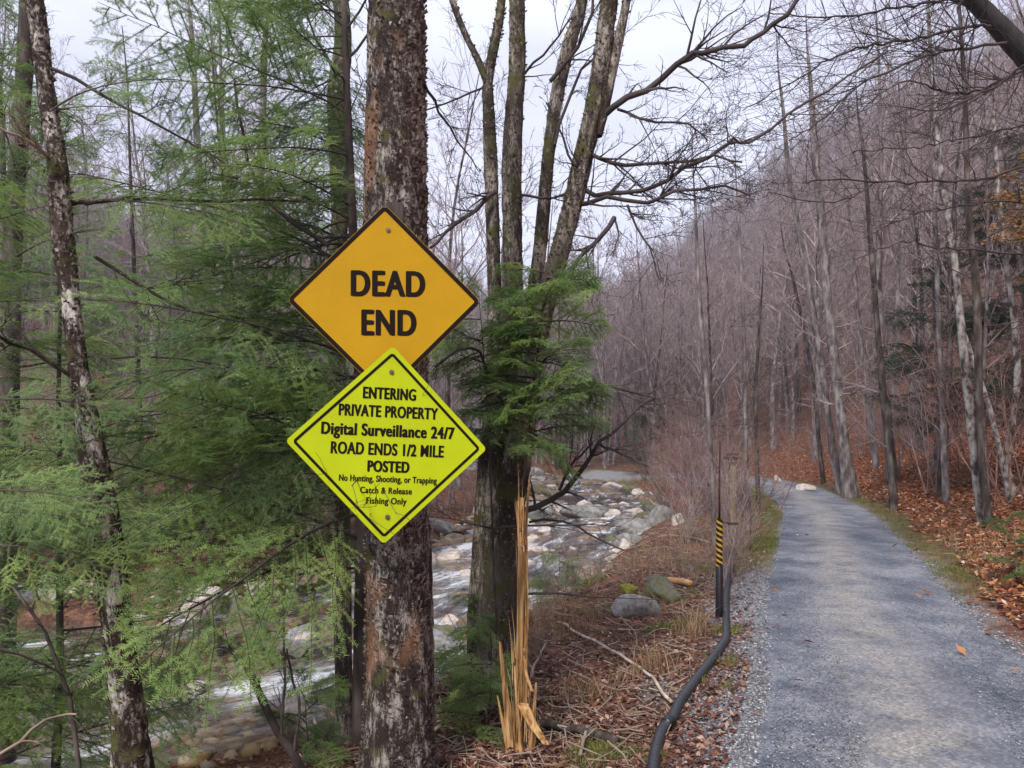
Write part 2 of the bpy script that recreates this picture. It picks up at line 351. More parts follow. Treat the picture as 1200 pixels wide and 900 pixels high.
def cover(X, Y):
    dr, sr, de, ss = layers(X, Y); d = dr - RHW
    n = vnoise(X, Y, .8, 77, 3); n2 = vnoise(X, Y, 1.8, 87, 3)
    red = np.where((sr > 0) | (Y > 24), sstep(.35, 1.2, d + .4 * n), sstep(.25, .8, n) * .35) * np.where(ss > 0, 1, .25) * sstep(48, 24, Y)
    green = np.where(sr > 0, sstep(.9, .35, d + .5 * n) * sstep(7.5, 9.5, Y) * .4, sstep(.9, .3, d + .6 * n) * sstep(9, 13, Y) * .8)
    green = np.maximum(green, sstep(.3, .5, n2) * .5 * (np.abs(d) < 3) * (sr < 0) * (d > .2))
    grey = np.where(sr > 0, sstep(.25, -.12, d + .25 * n2) * .9, sstep(.8, .0, d + .55 * n2) * sstep(12, 8, Y))
    grey = np.maximum(grey, sstep(.1, -.1, d)); grey = np.maximum(grey, sstep(.5, 0, de + .3 * n2) * .75)
    return np.clip(red, 0, 1), np.clip(green, 0, 1), np.clip(grey, 0, 1), d, sr, de, ss
ca = g.data.color_attributes.new('cover', 'FLOAT_COLOR', 'POINT')
cr_, cg_, cb_, *_ = cover(GX.ravel(), GY.ravel())
ca.data.foreach_set('color', np.stack([cr_, cg_, cb_, np.ones_like(cr_)], -1).ravel())

# ---- road: a strip on its bed
def road_mat():
    m, nt, N, L, b = new_mat('gravel_road')
    tc = N.new('ShaderNodeTexCoord')
    v = N.new('ShaderNodeTexVoronoi'); v.inputs['Scale'].default_value = 52; L.new(tc.outputs['Object'], v.inputs['Vector'])
    rv = ramp(N, [(0, (.5, .51, .56)), (.5, (.95, .95, .98)), (1, (1.7, 1.66, 1.6))]); L.new(v.outputs['Color'], rv.inputs[0])
    n = noise_node(N, L, 1.3, 9, rand=False, rough=.68); r = ramp(N, [(.38, (.08, .094, .12)), (.5, (.14, .155, .185)), (.6, (.22, .23, .25))]); L.new(n.outputs['Fac'], r.inputs[0])
    at = N.new('ShaderNodeVertexColor'); at.layer_name = 'wear'; sp = N.new('ShaderNodeSeparateColor'); L.new(at.outputs[0], sp.inputs[0])
    n2 = noise_node(N, L, 3, 7, rand=False, rough=.7); ad = N.new('ShaderNodeMath'); ad.operation = 'MULTIPLY'; L.new(sp.outputs[0], ad.inputs[0])
    rr = ramp(N, [(.32, (0, 0, 0)), (.6, (1, 1, 1))]); L.new(n2.outputs['Fac'], rr.inputs[0]); L.new(rr.outputs[0], ad.inputs[1])
    col = mixc(N, L, ad.outputs[0], r.outputs[0], (.3, .28, .25))
    col = mixc(N, L, .75, col, rv.outputs[0], 'MULTIPLY')
    L.new(col, b.inputs['Base Color']); b.inputs['Roughness'].default_value = .8; b.inputs['Specular IOR Level'].default_value = .3
    bump(N, L, b, v.outputs['Distance'], .7, .012)
    return m
M['road'] = road_mat()
RP = resample(ROAD, 320); RP = RP[RP[:, 1] < 36.5]; T = np.gradient(RP, axis=0); T /= np.linalg.norm(T, axis=1)[:, None]; NR = np.stack([T[:, 1], -T[:, 0]], -1)
nw = 25; us = np.linspace(-1, 1, nw); V = []; wear = []
for k in range(len(RP)):
    p = RP[k]
    hl = RHW + .07 + .1 * float(vnoise(p[0], p[1], 1.1, 51, 3)); hr = RHW + .07 + .1 * float(vnoise(p[0], p[1], 1.1, 61, 3))
    for u in us:
        o = u * (hr if u > 0 else hl); q = p + NR[k] * o
        V.append((q[0], q[1], float(zroad(q[1])) - .012 + .03 * (1 - u * u) - .016 * math.exp(-((abs(u + .02) - .52) / .16) ** 2) + (.006 if abs(u) < 1 else -.03)))
        wear.append(math.exp(-((u + .12) / .34) ** 2) * 1.0 + .25 * math.exp(-((u - .75) / .15) ** 2))
V = np.array(V); V[:, 2] += .008 * vnoise(V[:, 0], V[:, 1], 2, 71, 3)
i = np.arange(len(RP) - 1)[:, None] * nw + np.arange(nw - 1)[None, :]
mb = MB(); mb.add(V, np.stack([i, i + 1, i + nw + 1, i + nw], -1).reshape(-1, 4))
rd = mb.build('road', M['road']); tag(rd, 'narrow grey gravel road bending left into the woods', kind='structure')
ca = rd.data.color_attributes.new('wear', 'FLOAT_COLOR', 'POINT'); wv = np.array(wear)
ca.data.foreach_set('color', np.stack([wv, wv, wv, np.ones_like(wv)], -1).ravel())

# ---- stream
def water_mat():
    m, nt, N, L, b = new_mat('stream_water')
    at = N.new('ShaderNodeUVMap'); at.uv_map = 'flow'
    mp = N.new('ShaderNodeMapping'); mp.inputs['Scale'].default_value = (1, .33, 1); L.new(at.outputs[0], mp.inputs[0])
    n = N.new('ShaderNodeTexNoise'); n.inputs['Scale'].default_value = 1.6; n.inputs['Detail'].default_value = 9; n.inputs['Roughness'].default_value = .68; n.inputs['Distortion'].default_value = .5; L.new(mp.outputs[0], n.inputs['Vector'])
    n2 = N.new('ShaderNodeTexNoise'); n2.inputs['Scale'].default_value = 7; n2.inputs['Detail'].default_value = 5; L.new(mp.outputs[0], n2.inputs['Vector'])
    n3 = N.new('ShaderNodeTexNoise'); n3.inputs['Scale'].default_value = .45; n3.inputs['Detail'].default_value = 2; L.new(mp.outputs[0], n3.inputs['Vector'])
    a1 = N.new('ShaderNodeMath'); a1.operation = 'MULTIPLY_ADD'; L.new(n3.outputs['Fac'], a1.inputs[0]); a1.inputs[1].default_value = .5; L.new(n.outputs['Fac'], a1.inputs[2])
    r = ramp(N, [(.72, (0, 0, 0)), (.82, (.16, .16, .16)), (.93, (.85, .85, .85))])
    n6 = N.new('ShaderNodeTexNoise'); n6.inputs['Scale'].default_value = 9; n6.inputs['Detail'].default_value = 6; n6.inputs['Roughness'].default_value = .75; L.new(mp.outputs[0], n6.inputs['Vector'])
    a2 = N.new('ShaderNodeMath'); a2.operation = 'MULTIPLY_ADD'; L.new(n6.outputs['Fac'], a2.inputs[0]); a2.inputs[1].default_value = .4; L.new(a1.outputs[0], a2.inputs[2]); a3 = N.new('ShaderNodeMath'); a3.operation = 'SUBTRACT'; L.new(a2.outputs[0], a3.inputs[0]); a3.inputs[1].default_value = .2; L.new(a3.outputs[0], r.inputs[0])
    tr = N.new('ShaderNodeBsdfTransparent'); tr.inputs[0].default_value = (.93, .84, .68, 1)
    gl = N.new('ShaderNodeBsdfGlossy'); gl.inputs['Roughness'].default_value = .12
    fr = N.new('ShaderNodeFresnel'); fr.inputs[0].default_value = 1.33
    mul = N.new('ShaderNodeMath'); mul.operation = 'MULTIPLY_ADD'; mul.use_clamp = True; mul.inputs[1].default_value = 1.5; mul.inputs[2].default_value = .03; L.new(fr.outputs[0], mul.inputs[0])
    bp = N.new('ShaderNodeBump'); bp.inputs['Strength'].default_value = .8; bp.inputs['Distance'].default_value = .09
    ad = N.new('ShaderNodeMath'); L.new(n.outputs['Fac'], ad.inputs[0]); L.new(n2.outputs['Fac'], ad.inputs[1]); L.new(ad.outputs[0], bp.inputs['Height'])
    for x in (gl, fr): L.new(bp.outputs[0], x.inputs['Normal'])
    m1 = N.new('ShaderNodeMixShader'); L.new(mul.outputs[0], m1.inputs[0]); L.new(tr.outputs[0], m1.inputs[1]); L.new(gl.outputs[0], m1.inputs[2])
    b.inputs['Base Color'].default_value = (.78, .8, .82, 1); b.inputs['Roughness'].default_value = .5; L.new(bp.outputs[0], b.inputs['Normal'])
    m2 = N.new('ShaderNodeMixShader'); L.new(r.outputs[0], m2.inputs[0]); L.new(m1.outputs[0], m2.inputs[1]); L.new(b.outputs[0], m2.inputs[2])
    L.new(m2.outputs[0], N['Material Output'].inputs[0])
    return m
M['water'] = water_mat()
SP = resample(STREAM[:60], 420); T = np.gradient(SP, axis=0); seg = np.linalg.norm(T, axis=1); along = np.cumsum(seg); T /= seg[:, None]; NS = np.stack([T[:, 1], -T[:, 0]], -1)
nw = 31; us = np.linspace(-3.0, 3.0, nw)
V = np.array([(SP[k][0] + NS[k][0] * u, SP[k][1] + NS[k][1] * u, ZW) for k in range(len(SP)) for u in us])
V[:, 2] += .05 * vnoise(V[:, 0], V[:, 1], 1.6, 101, 3) + .02 * vnoise(V[:, 0], V[:, 1], 6, 103, 2)
UV = np.array([(u, along[k]) for k in range(len(SP)) for u in us])
i = np.arange(len(SP) - 1)[:, None] * nw + np.arange(nw - 1)[None, :]
q = np.stack([i, i + 1, i + nw + 1, i + nw], -1).reshape(-1, 4)
mb = MB(); mb.add(V, q)
wt = mb.build('stream', M['water']); tag(wt, 'shallow rushing stream with white riffles', kind='structure')
uvl = wt.data.uv_layers.new(name='flow'); uvl.data.foreach_set('uv', UV[q.ravel()].ravel())

# ------------------------------------------------------------------ rocks
def rock_mesh(name, seed, m, flat=.7, sub=3):
    import bmesh
    bm = bmesh.new(); bmesh.ops.create_icosphere(bm, subdivisions=sub, radius=1)
    rg = random.Random(seed); pl = []
    for k in range(11):
        d = Vector((rg.gauss(0, 1), rg.gauss(0, 1), rg.gauss(0, .8))).normalized(); pl.append((d, rg.uniform(.42, .8)))
    for v in bm.verts:
        n = v.co.normalized()
        for d, c in pl:
            k = v.co.dot(d)
            if k > c: v.co -= d * (k - c) * .95
        f = 1 + .08 * float(vnoise(n.x * 2 + n.z, n.y * 2 - n.z, 1.3, seed, 3)) + .025 * float(vnoise(n.x * 5 + n.z * 3, n.y * 5, 1.5, seed + 9, 2))
        v.co *= f; v.co.z *= flat
    me = bpy.data.meshes.new(name); bm.to_mesh(me); bm.free(); me.materials.append(m)
    for p in me.polygons: p.use_smooth = True
    return me
rocks = {k: [rock_mesh('rock', 10 * j + s, M[k], fl) for s, fl in ((1, .6), (2, .75), (3, .5))] for j, k in enumerate(('stone', 'stone_pale', 'stone_wet', 'stone_moss', 'stone_bright_moss'))}
def rock(name, px, Y, wpx, hpx, mk, label, cat='rock', group=None, z=None, py=None, v=0, rz=None):
    """rock wpx by hpx picture pixels, its foot on the ground"""
    x = (px - 600) / F * Y; rw = wpx / F * Y / 2; rh = hpx / F * Y
    me = rocks[mk][v % 3]; o = bpy.data.objects.new(name, me); C.objects.link(o)
    zz = gz(x, Y) if z is None else z
    o.location = (x, Y + rw * .5, zz + rh * .25); o.scale = (rw * 1.08, rw * .9, rh * 1.05)
    o.rotation_euler.z = rnd.uniform(-.3, .3) if rz is None else rz
    return tag(o, label, cat, group)

# ------------------------------------------------------------------ trees: generators
def rot_about(v, k, a):
    return v * math.cos(a) + np.cross(k, v) * math.sin(a) + k * np.dot(k, v) * (1 - math.cos(a))
def nrm(v): return v / (np.linalg.norm(v) + 1e-9)
def branch(mb, rg, p, d, Lb, r, lvl, maxl, spec, m=0, rmin=.004):
    """spec: per level (children, wiggle, tropism)"""
    nseg = (6, 5, 4, 3, 3)[min(lvl, 4)]; nch, wig, trop = spec[min(lvl, len(spec) - 1)]
    pts = [p]; dirs = [d]
    for k in range(nseg):
        d = nrm(d + rg.normal(0, wig, 3) + np.array((0, 0, trop))); p = p + d * Lb / nseg; pts.append(p); dirs.append(d)
    rad = np.maximum(np.linspace(r, r * .28, nseg + 1), rmin * .7)
    mb.tube(pts, rad, (6, 5, 4, 3, 3)[min(lvl, 4)], m)
    if lvl < maxl:
        for c in range(nch):
            t = rg.uniform(.2, 1) if c else .98
            u = t * nseg; k = min(int(u), nseg - 1); f = u - k
            q = pts[k] * (1 - f) + pts[k + 1] * f; dd = dirs[k + 1]
            side = nrm(np.cross(dd, rg.normal(0, 1, 3))); a = rg.uniform(.4, .95)
            nd = nrm(dd * math.cos(a) + side * math.sin(a))
            branch(mb, rg, q, nd, Lb * rg.uniform(.32, .62) * (1.15 - .45 * t), max(r * (1 - .7 * t) * .6, rmin), lvl + 1, maxl, spec, m, rmin)

def bare_tree(seed, H, r0, start=.4, nmain=14, maxl=3, rmin=.006, lean=.0, fork=False, spec=((0, 0, 0), (5, .16, .06), (5, .2, .05), (4, .22, .04))):
    rg = np.random.default_rng(seed); tr = MB(); cr = MB()
    n = 12; pts = [np.array((0, 0, -.3))]; d = nrm(np.array((rg.normal(0, lean), rg.normal(0, lean), 1)))
    for k in range(n):
        d = nrm(d + rg.normal(0, .035, 3) + np.array((0, 0, .03))); pts.append(pts[-1] + d * (H + .3) / n)
    pts = np.array(pts); t = np.linspace(0, 1, n + 1); rad = r0 * (1 - .86 * t) * (1 + .5 * np.exp(-t * 22))
    tr.tube(pts, rad, 8)
    for c in range(nmain):
        u = (start + (1 - start) * (c + rg.uniform(0, 1)) / nmain) * n; k = min(int(u), n - 1); f = u - k
        q = pts[k] * (1 - f) + pts[k + 1] * f; tt = u / n; az = rg.uniform(0, 2 * math.pi); a = rg.uniform(.35, .85) * (1.15 - .4 * tt)
        nd = np.array((math.cos(az) * math.sin(a), math.sin(az) * math.sin(a), math.cos(a)))
        rr = np.interp(tt, t, rad)
        branch(cr, rg, q, nd, H * rg.uniform(.2, .36) * (1.25 - .75 * tt), rr * .5, 1, maxl, spec, 0, rmin)
    for c in range(3):      # dead low twigs
        u = rg.uniform(.12, start) * n; k = int(u); q = pts[k]; az = rg.uniform(0, 6.28)
        branch(cr, rg, q, np.array((math.cos(az), math.sin(az), .25)), H * .07, .02, 2, 3, spec, 0, rmin)
    return tr, cr

ZONE = {}
def make_proto(seed, **k):
    bm_, tm_ = k.pop('bark', 'bark_far'), k.pop('twig', 'twig_far')
    tr, cr = bare_tree(seed, **k)
    return tr.mesh('trunk', M[bm_]), cr.mesh('crown', M[tm_])
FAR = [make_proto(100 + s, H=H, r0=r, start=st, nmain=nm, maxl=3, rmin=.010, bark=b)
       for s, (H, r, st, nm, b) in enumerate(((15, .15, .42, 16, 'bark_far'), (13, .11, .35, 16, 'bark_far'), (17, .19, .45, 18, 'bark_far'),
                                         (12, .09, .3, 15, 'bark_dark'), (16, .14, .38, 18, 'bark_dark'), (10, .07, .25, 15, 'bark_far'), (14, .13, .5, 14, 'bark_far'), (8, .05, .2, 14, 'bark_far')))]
joined = []
for a, b in FAR:            # one-piece version for the farther trees
    me = a.copy(); 
    joined.append(None)
def one_piece(seed, **k):
    bm_ = k.pop('bark', 'bark_far'); tr, cr = bare_tree(seed, **k); cr_q = cr
    mb = MB(); mb.v = tr.v + cr.v; mb.q = tr.q + [x + tr.n for x in cr.q]; mb.qm = tr.qm + [x + 1 for x in cr.qm]; mb.t = []; mb.tm = []; mb.n = tr.n + cr.n
    return mb.mesh('bare_tree', [M[bm_], M['twig_far']])
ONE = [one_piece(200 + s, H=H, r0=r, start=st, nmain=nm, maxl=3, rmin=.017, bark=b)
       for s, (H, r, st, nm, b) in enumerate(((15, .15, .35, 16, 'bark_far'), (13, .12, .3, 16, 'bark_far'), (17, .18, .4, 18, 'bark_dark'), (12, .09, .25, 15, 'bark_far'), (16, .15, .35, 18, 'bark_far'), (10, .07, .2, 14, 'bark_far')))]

def bare_at(x, y, k, sc, label, group, parts=True, name='bare_tree', tilt=0):
    z = gz(x, y) - .05
    if parts:
        a, b = FAR[k % len(FAR)]
        e = empty(name, (x, y, z), label, 'tree', group, rnd.uniform(0, 6.28))
        o = bpy.data.objects.new('trunk', a); C.objects.link(o); o.parent = e
        o = bpy.data.objects.new('crown', b); C.objects.link(o); o.parent = e
    else:
        e = bpy.data.objects.new(name, ONE[k % len(ONE)]); C.objects.link(e); e.location = (x, y, z); e.rotation_euler.z = rnd.uniform(0, 6.28)
        tag(e, label, 'tree', group)
    e.scale = (sc, sc, sc * rnd.uniform(.92, 1.1)); e.rotation_euler.x = rnd.uniform(-.05, .05) + tilt; e.rotation_euler.y = rnd.uniform(-.05, .05)
    return e

# forest placement
def ok(x, y):
    dr, sr, de, ss = layers(np.array([x]), np.array([y]))
    return dr[0] > RHW + 1.6 and de[0] > .6, sr[0] > 0, ss[0] > 0
placed = []
def far_enough(x, y, m):
    return all((x - a) ** 2 + (y - b) ** 2 > m * m for a, b in placed)
def forest():
    cand = []; rg = random.Random(5)
    while len(cand) < 300:
        y = 15 + 75 * rg.random() ** 1.3; px = rg.uniform(-150, 1350); x = (px - 600) / F * y
        good, right, ns = ok(x, y)
        if not good or not far_enough(x, y, .9 + y * .012): continue
        if ns and not right and y < 40: 
            if rg.random() < .75: continue
        if px < 420 and y < 24: continue
        if 640 < px < 900 and y < 50 and rg.random() < .88: continue
        if 900 <= px < 1010 and y < 34 and rg.random() < .7: continue
        placed.append((x, y)); cand.append((x, y, right, ns))
    cand.sort(key=lambda c: math.hypot(c[0], c[1]))
    for j, (x, y, right, ns) in enumerate(cand):
        side = 'right of the road' if right else ('between the road and the stream' if ns else 'across the stream')
        if y > 60: side = 'far up the valley'
        near = j < 110
        k = rg.randrange(120); px = 600 + x / y * F
        kinds = ['tall grey', 'medium grey', 'thick grey', 'slender grey', 'pale barked', 'small grey', 'pale straight', 'spindly'] if near else ['tall grey', 'medium grey', 'thick grey', 'slender grey', 'pale barked', 'small grey']
        where = {'right of the road': 'on the slope right of the road', 'between the road and the stream': 'between road and stream', 'across the stream': 'across the stream', 'far up the valley': 'far up the valley'}[side]
        third = 'near the left edge' if px < 250 else 'left of the signs' if px < 420 else 'behind the trunks' if px < 700 else 'above the thicket' if px < 900 else 'above the road bend' if px < 1010 else 'towards the right edge'
        lab = f"{'bare' if near else 'distant bare'} {kinds[k % len(kinds)]} tree {where}, {third}"
        sc = rg.uniform(.65, 1.05)
        if y > 45 and px < 1e9: sc *= .9
        bare_at(x, y, k, sc, lab, lab.replace(' tree ', ' trees '), near)
forest()
# far wood: one mass, instanced on points
def far_wood():
    rg = random.Random(9); pts = []
    while len(pts) < 3600:
        y = 45 + 230 * rg.random(); px = rg.uniform(-200, 1400); x = (px - 600) / F * y
        if y < 88 and rg.random() < .35: continue
        good, right, ns = ok(x, y)
        if not good or abs(x) > 170: continue
        pts.append((x, y))
    pts = np.array(pts); z = ground(pts[:, 0], pts[:, 1])
    me = bpy.data.meshes.new('far_wood'); me.from_pydata([(a, b, c - .2) for (a, b), c in zip(pts, z)], [], [])
    o = bpy.data.objects.new('far_wood', me); C.objects.link(o); tag(o, 'mass of distant bare trees covering the far hillsides', 'wood', kind='stuff')
    ng = bpy.data.node_groups.new('far_wood', 'GeometryNodeTree')
    ng.interface.new_socket('Geometry', in_out='INPUT', socket_type='NodeSocketGeometry'); ng.interface.new_socket('Geometry', in_out='OUTPUT', socket_type='NodeSocketGeometry')
    n = ng.nodes; l = ng.links; gi = n.new('NodeGroupInput'); go = n.new('NodeGroupOutput'); ins = n.new('GeometryNodeInstanceOnPoints')
    gti = n.new('GeometryNodeGeometryToInstance')
    src = [x for x in C.objects if x.type == 'MESH' and x.data in ONE]; seen = set()
    for x in src:
        if x.data in seen: continue
        seen.add(x.data); oi = n.new('GeometryNodeObjectInfo'); oi.inputs[0].default_value = x; oi.transform_space = 'ORIGINAL'; l.new(oi.outputs['Geometry'], gti.inputs[0])
    rv = n.new('FunctionNodeRandomValue'); rv.data_type = 'FLOAT_VECTOR'; rv.inputs[0].default_value = (-.05, -.05, 0); rv.inputs[1].default_value = (.05, .05, 6.28)
    rs = n.new('FunctionNodeRandomValue'); rs.data_type = 'FLOAT'; rs.inputs[2].default_value = .65; rs.inputs[3].default_value = 1.1
    l.new(gi.outputs[0], ins.inputs['Points']); l.new(gti.outputs[0], ins.inputs['Instance']); ins.inputs['Pick Instance'].default_value = True
    l.new(rv.outputs[0], ins.inputs['Rotation']); l.new(rs.outputs[1], ins.inputs['Scale']); l.new(ins.outputs[0], go.inputs[0])
    o.modifiers.new('wood', 'NODES').node_group = ng
far_wood()

# ------------------------------------------------------------------ shrubs
def shrub_mesh(seed, H, n, mat_, rmin=.004, spread=.5, maxl=3):
    rg = np.random.default_rng(seed); mb = MB()
    for k in range(n):
        az = rg.uniform(0, 6.28); a = rg.uniform(.05, spread)
        d = np.array((math.cos(az) * math.sin(a), math.sin(az) * math.sin(a), math.cos(a)))
        branch(mb, rg, np.array((rg.normal(0, .1), rg.normal(0, .1), -.1)), d, H * rg.uniform(.6, 1), .006 + .004 * H, 1, maxl, ((0, 0, 0), (8, .1, .05), (6, .16, .05), (3, .2, .02)), 0, rmin)
    return mb.mesh('shrub', M[mat_])
SHR = [shrub_mesh(300, 3.2, 7, 'twig_red'), shrub_mesh(301, 2.4, 8, 'twig_far'), shrub_mesh(302, 4.2, 6, 'twig_red'), shrub_mesh(303, 1.4, 7, 'twig_tan', maxl=2), shrub_mesh(304, 3.6, 6, 'twig_far')]
def shrub(px, Y, k, sc, label, group):
    p = gP(px, Y); o = bpy.data.objects.new('bare_shrub', SHR[k]); C.objects.link(o); o.location = p; o.scale = (sc,) * 3
    o.rotation_euler.z = rnd.uniform(0, 6.28); return tag(o, label, 'shrub', group)
rg = random.Random(31); cnt = 0
while cnt < 25:
    Y = rg.uniform(8.5, 34); px = rg.uniform(640, 905); x = (px - 600) / F * Y
    dr, sr, de, ss = layers(np.array([x]), np.array([Y]))
    if dr[0] < RHW + .45 or de[0] < .2 or ss[0] < 0 or sr[0] > 0: continue
    if (Y < 11 and px < 800) or (px < 765 and Y < 24): continue
    k = rg.choice([0, 0, 1, 2, 4, 3]); cnt += 1
    if Y < 15 and k in (2, 4): k = 3
    shrub(px, Y, k, rg.uniform(.6, 1.0) * (1 if Y > 14 else .7), 'leafless %s shrub in the thicket between the stream and the road' % ('reddish' if k in (0, 2) else 'greyish' if k != 3 else 'tan'),
          'leafless %s shrubs in the thicket' % ('reddish' if k in (0, 2) else 'greyish' if k != 3 else 'tan'))
cnt = 0
while cnt < 26:
    Y = rg.uniform(11, 38); px = rg.uniform(880, 1230); x = (px - 600) / F * Y
    dr, sr, de, ss = layers(np.array([x]), np.array([Y]))
    if dr[0] < RHW + 1.6 or sr[0] < 0: continue
    cnt += 1; k = rg.choice([0, 1, 2, 4, 4])
    shrub(px, Y, k, rg.uniform(.6, 1.1), 'thin leafless sapling cluster on the leafy slope right of the road', 'sapling clusters on the slope right of the road')
cnt = 0
while cnt < 55:
    Y = rg.uniform(12.5, 30); px = rg.uniform(-60, 700); x = (px - 600) / F * Y
    dr, sr, de, ss = layers(np.array([x]), np.array([Y]))
    if ss[0] > 0 or de[0] < .4: continue
    cnt += 1; k = rg.choice([1, 0, 4, 3])
    shrub(px, Y, k, rg.uniform(.6, 1.1), 'leafless twiggy shrub on the bank across the stream', 'leafless shrubs on the bank across the stream')

# ------------------------------------------------------------------ hemlocks
def bough_mesh(seed, Lb=1.5, dark=False, dens=1.0, ns_=1.0):
    """drooping flat spray: wood mesh and needle mesh"""
    rg = np.random.default_rng(seed); wood = MB(); nd = MB()
    def path(p, d, L_, n, wig, droop):
        pts = [p]
        for k in range(n):
            d = nrm(d + rg.normal(0, wig, 3) * np.array((1, 1, .5)) + np.array((0, 0, -droop))); pts.append(pts[-1] + d * L_ / n)
        return np.array(pts)
    segs = []
    main = path(np.zeros(3), nrm(np.array((1, 0, .28))), Lb, 10, .05, .055)
    wood.tube(main, np.linspace(.009, .0015, 11), 5)
    ns = int(26 * dens)
    for k in range(ns):
        t = .1 + .88 * (k + rg.uniform(0, .8)) / ns; u = t * 10; i = min(int(u), 9); f = u - i
        q = main[i] * (1 - f) + main[i + 1] * f; dd = nrm(main[i + 1] - main[i]); sd = 1 if k % 2 else -1
        lat = nrm(np.cross(dd, (0, 0, 1))) * sd; a = rg.uniform(.75, 1.1)
        d = nrm(dd * math.cos(a) + lat * math.sin(a) + np.array((0, 0, rg.normal(0, .12))))
        l1 = Lb * .42 * (math.sin(math.pi * min(1, .2 + t * .85)) + .12) * rg.uniform(.6, 1.1) + .05
        p1 = path(q, d, l1, 6, .09, .07); wood.tube(p1, np.linspace(.003, .0008, 7), 3); segs.append(p1)
        for c in range(int(3 + l1 * 26)):
            u2 = rg.uniform(.1, .97) * 6; i2 = min(int(u2), 5); f2 = u2 - i2; q2 = p1[i2] * (1 - f2) + p1[i2 + 1] * f2; d2 = nrm(p1[i2 + 1] - p1[i2])
            lat2 = nrm(np.cross(d2, (0, 0, 1))) * (1 if c % 2 else -1); a2 = rg.uniform(.6, 1.0)
            dn = nrm(d2 * math.cos(a2) + lat2 * math.sin(a2) + np.array((0, 0, rg.normal(0, .15))))
            segs.append(path(q2, dn, rg.uniform(.05, .13) * (1.3 - u2 / 9), 3, .08, .07))
    A = []; D = []
    for s in segs:
        l = np.linalg.norm(np.diff(s, axis=0), axis=1).sum(); n = max(3, int(l / (.0065 * ns_))); t = np.linspace(0, len(s) - 1.001, n); i = t.astype(int); f = (t - i)[:, None]
        A.append(s[i] * (1 - f) + s[i + 1] * f); dd = s[i + 1] - s[i]; D.append(dd / (np.linalg.norm(dd, axis=1)[:, None] + 1e-9))
    A = np.vstack(A); D = np.vstack(D); n = len(A)
    lat = np.cross(D, (0, 0, 1.0)); lat /= np.linalg.norm(lat, axis=1)[:, None] + 1e-9
    for sgn in (-1, 1):
        dirn = lat * sgn + D * rg.uniform(.15, .7, (n, 1)) + rg.normal(0, .22, (n, 3)); dirn /= np.linalg.norm(dirn, axis=1)[:, None]
        ln = rg.uniform(.010, .018, (n, 1)) * ns_; wd = np.cross(dirn, rg.normal(0, .35, (n, 3)) + (0, 0, 1)); wd /= np.linalg.norm(wd, axis=1)[:, None]; wd *= .0022 * ns_
        v = np.stack([A - wd, A + wd, A + dirn * ln], 1).reshape(-1, 3)
        nd.add(v, None, np.arange(n * 3).reshape(-1, 3))
    return wood.mesh('bough', M['twig_dark']), nd.mesh('foliage', M['needle_dark' if dark else 'needle'], False)
BOUGH = [bough_mesh(400 + k, (1.5, 1.2, 1.7, 1.0)[k % 4]) for k in range(5)]
BOUGH_F = [bough_mesh(430 + k, 1.5, False, 1.15, 1.8) for k in range(3)]
BOUGH_S = [bough_mesh(480 + k, .6, False, .85, 1.15) for k in range(4)]
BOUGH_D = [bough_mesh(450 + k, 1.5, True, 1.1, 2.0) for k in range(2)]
print('needle tris', [len(b[1].polygons) for b in BOUGH])
def add_bough(e, loc, az, tilt, sc, protos=BOUGH, k=None):
    w_, f_ = protos[k if k is not None else rnd.randrange(len(protos))]
    o = bpy.data.objects.new('bough', w_); C.objects.link(o); o.parent = e; o.location = loc; o.rotation_euler = (rnd.uniform(-.8, .8), -tilt + rnd.uniform(-.15, .25), az); o.scale = (sc,) * 3
    f = bpy.data.objects.new('foliage', f_); C.objects.link(f); f.parent = o
    return o
def hemlock(px, Y, H, r0, n, label, z0=.6, lmax=1.5, lmin=.35, protos=BOUGH, azr=None, path=None, name='hemlock_tree', group=None, bark='bark_dark', dead=4, pl=1.4):
    base = gP(px, Y); e = empty(name, base, label, 'tree', group)
    rg = np.random.default_rng(int(abs(px) * 7 + Y * 13) + 1)
    if path is None:
        pts = [np.array((0, 0, -.3))]; d = np.array((rg.normal(0, .03), rg.normal(0, .03), 1))
        for k in range(10): d = nrm(d + rg.normal(0, .02, 3)); pts.append(pts[-1] + d * (H + .3) / 10)
        pts = np.array(pts)
    else:
        pts = resample(np.array([np.array(p) - base for p in path]), 14); pts = np.vstack([[pts[0][0], pts[0][1], -.3], pts])
    tt = np.linspace(0, 1, len(pts)); mb = MB(); mb.tube(pts, r0 * (1 - .88 * tt) * (1 + .35 * np.exp(-tt * 16)), 10, wob=.05); mb.build('trunk', M[bark], e)
    for k in range(n):
        t = (k + rg.uniform(0, 1)) / n; z = z0 + (H - z0) * t; i = np.searchsorted(pts[:, 2], z); i = min(max(i, 1), len(pts) - 1)
        f = (z - pts[i - 1][2]) / (pts[i][2] - pts[i - 1][2] + 1e-6); p = pts[i - 1] * (1 - f) + pts[i] * f
        az = rg.uniform(0, 6.28) if azr is None else rg.uniform(*azr)
        ln = lmin + (lmax - lmin) * (1 - t) ** .8 * rg.uniform(.65, 1.1)
        add_bough(e, tuple(p), az, rg.uniform(-.15, .3), ln / pl, protos)
    for k in range(dead):
        mb = MB(); z = rg.uniform(.8, H * .6); az = rg.uniform(0, 6.28); i = min(max(np.searchsorted(pts[:, 2], z), 1), len(pts) - 1)
        branch(mb, rg, pts[i], nrm(np.array((math.cos(az), math.sin(az), .1))), rg.uniform(.6, 1.3), .01, 2, 4, ((0, 0, 0), (4, .1, 0), (5, .12, -.02), (3, .15, 0)), 0, .0018)
        mb.build('dead_branch', M['twig_dark'], e)
    return e

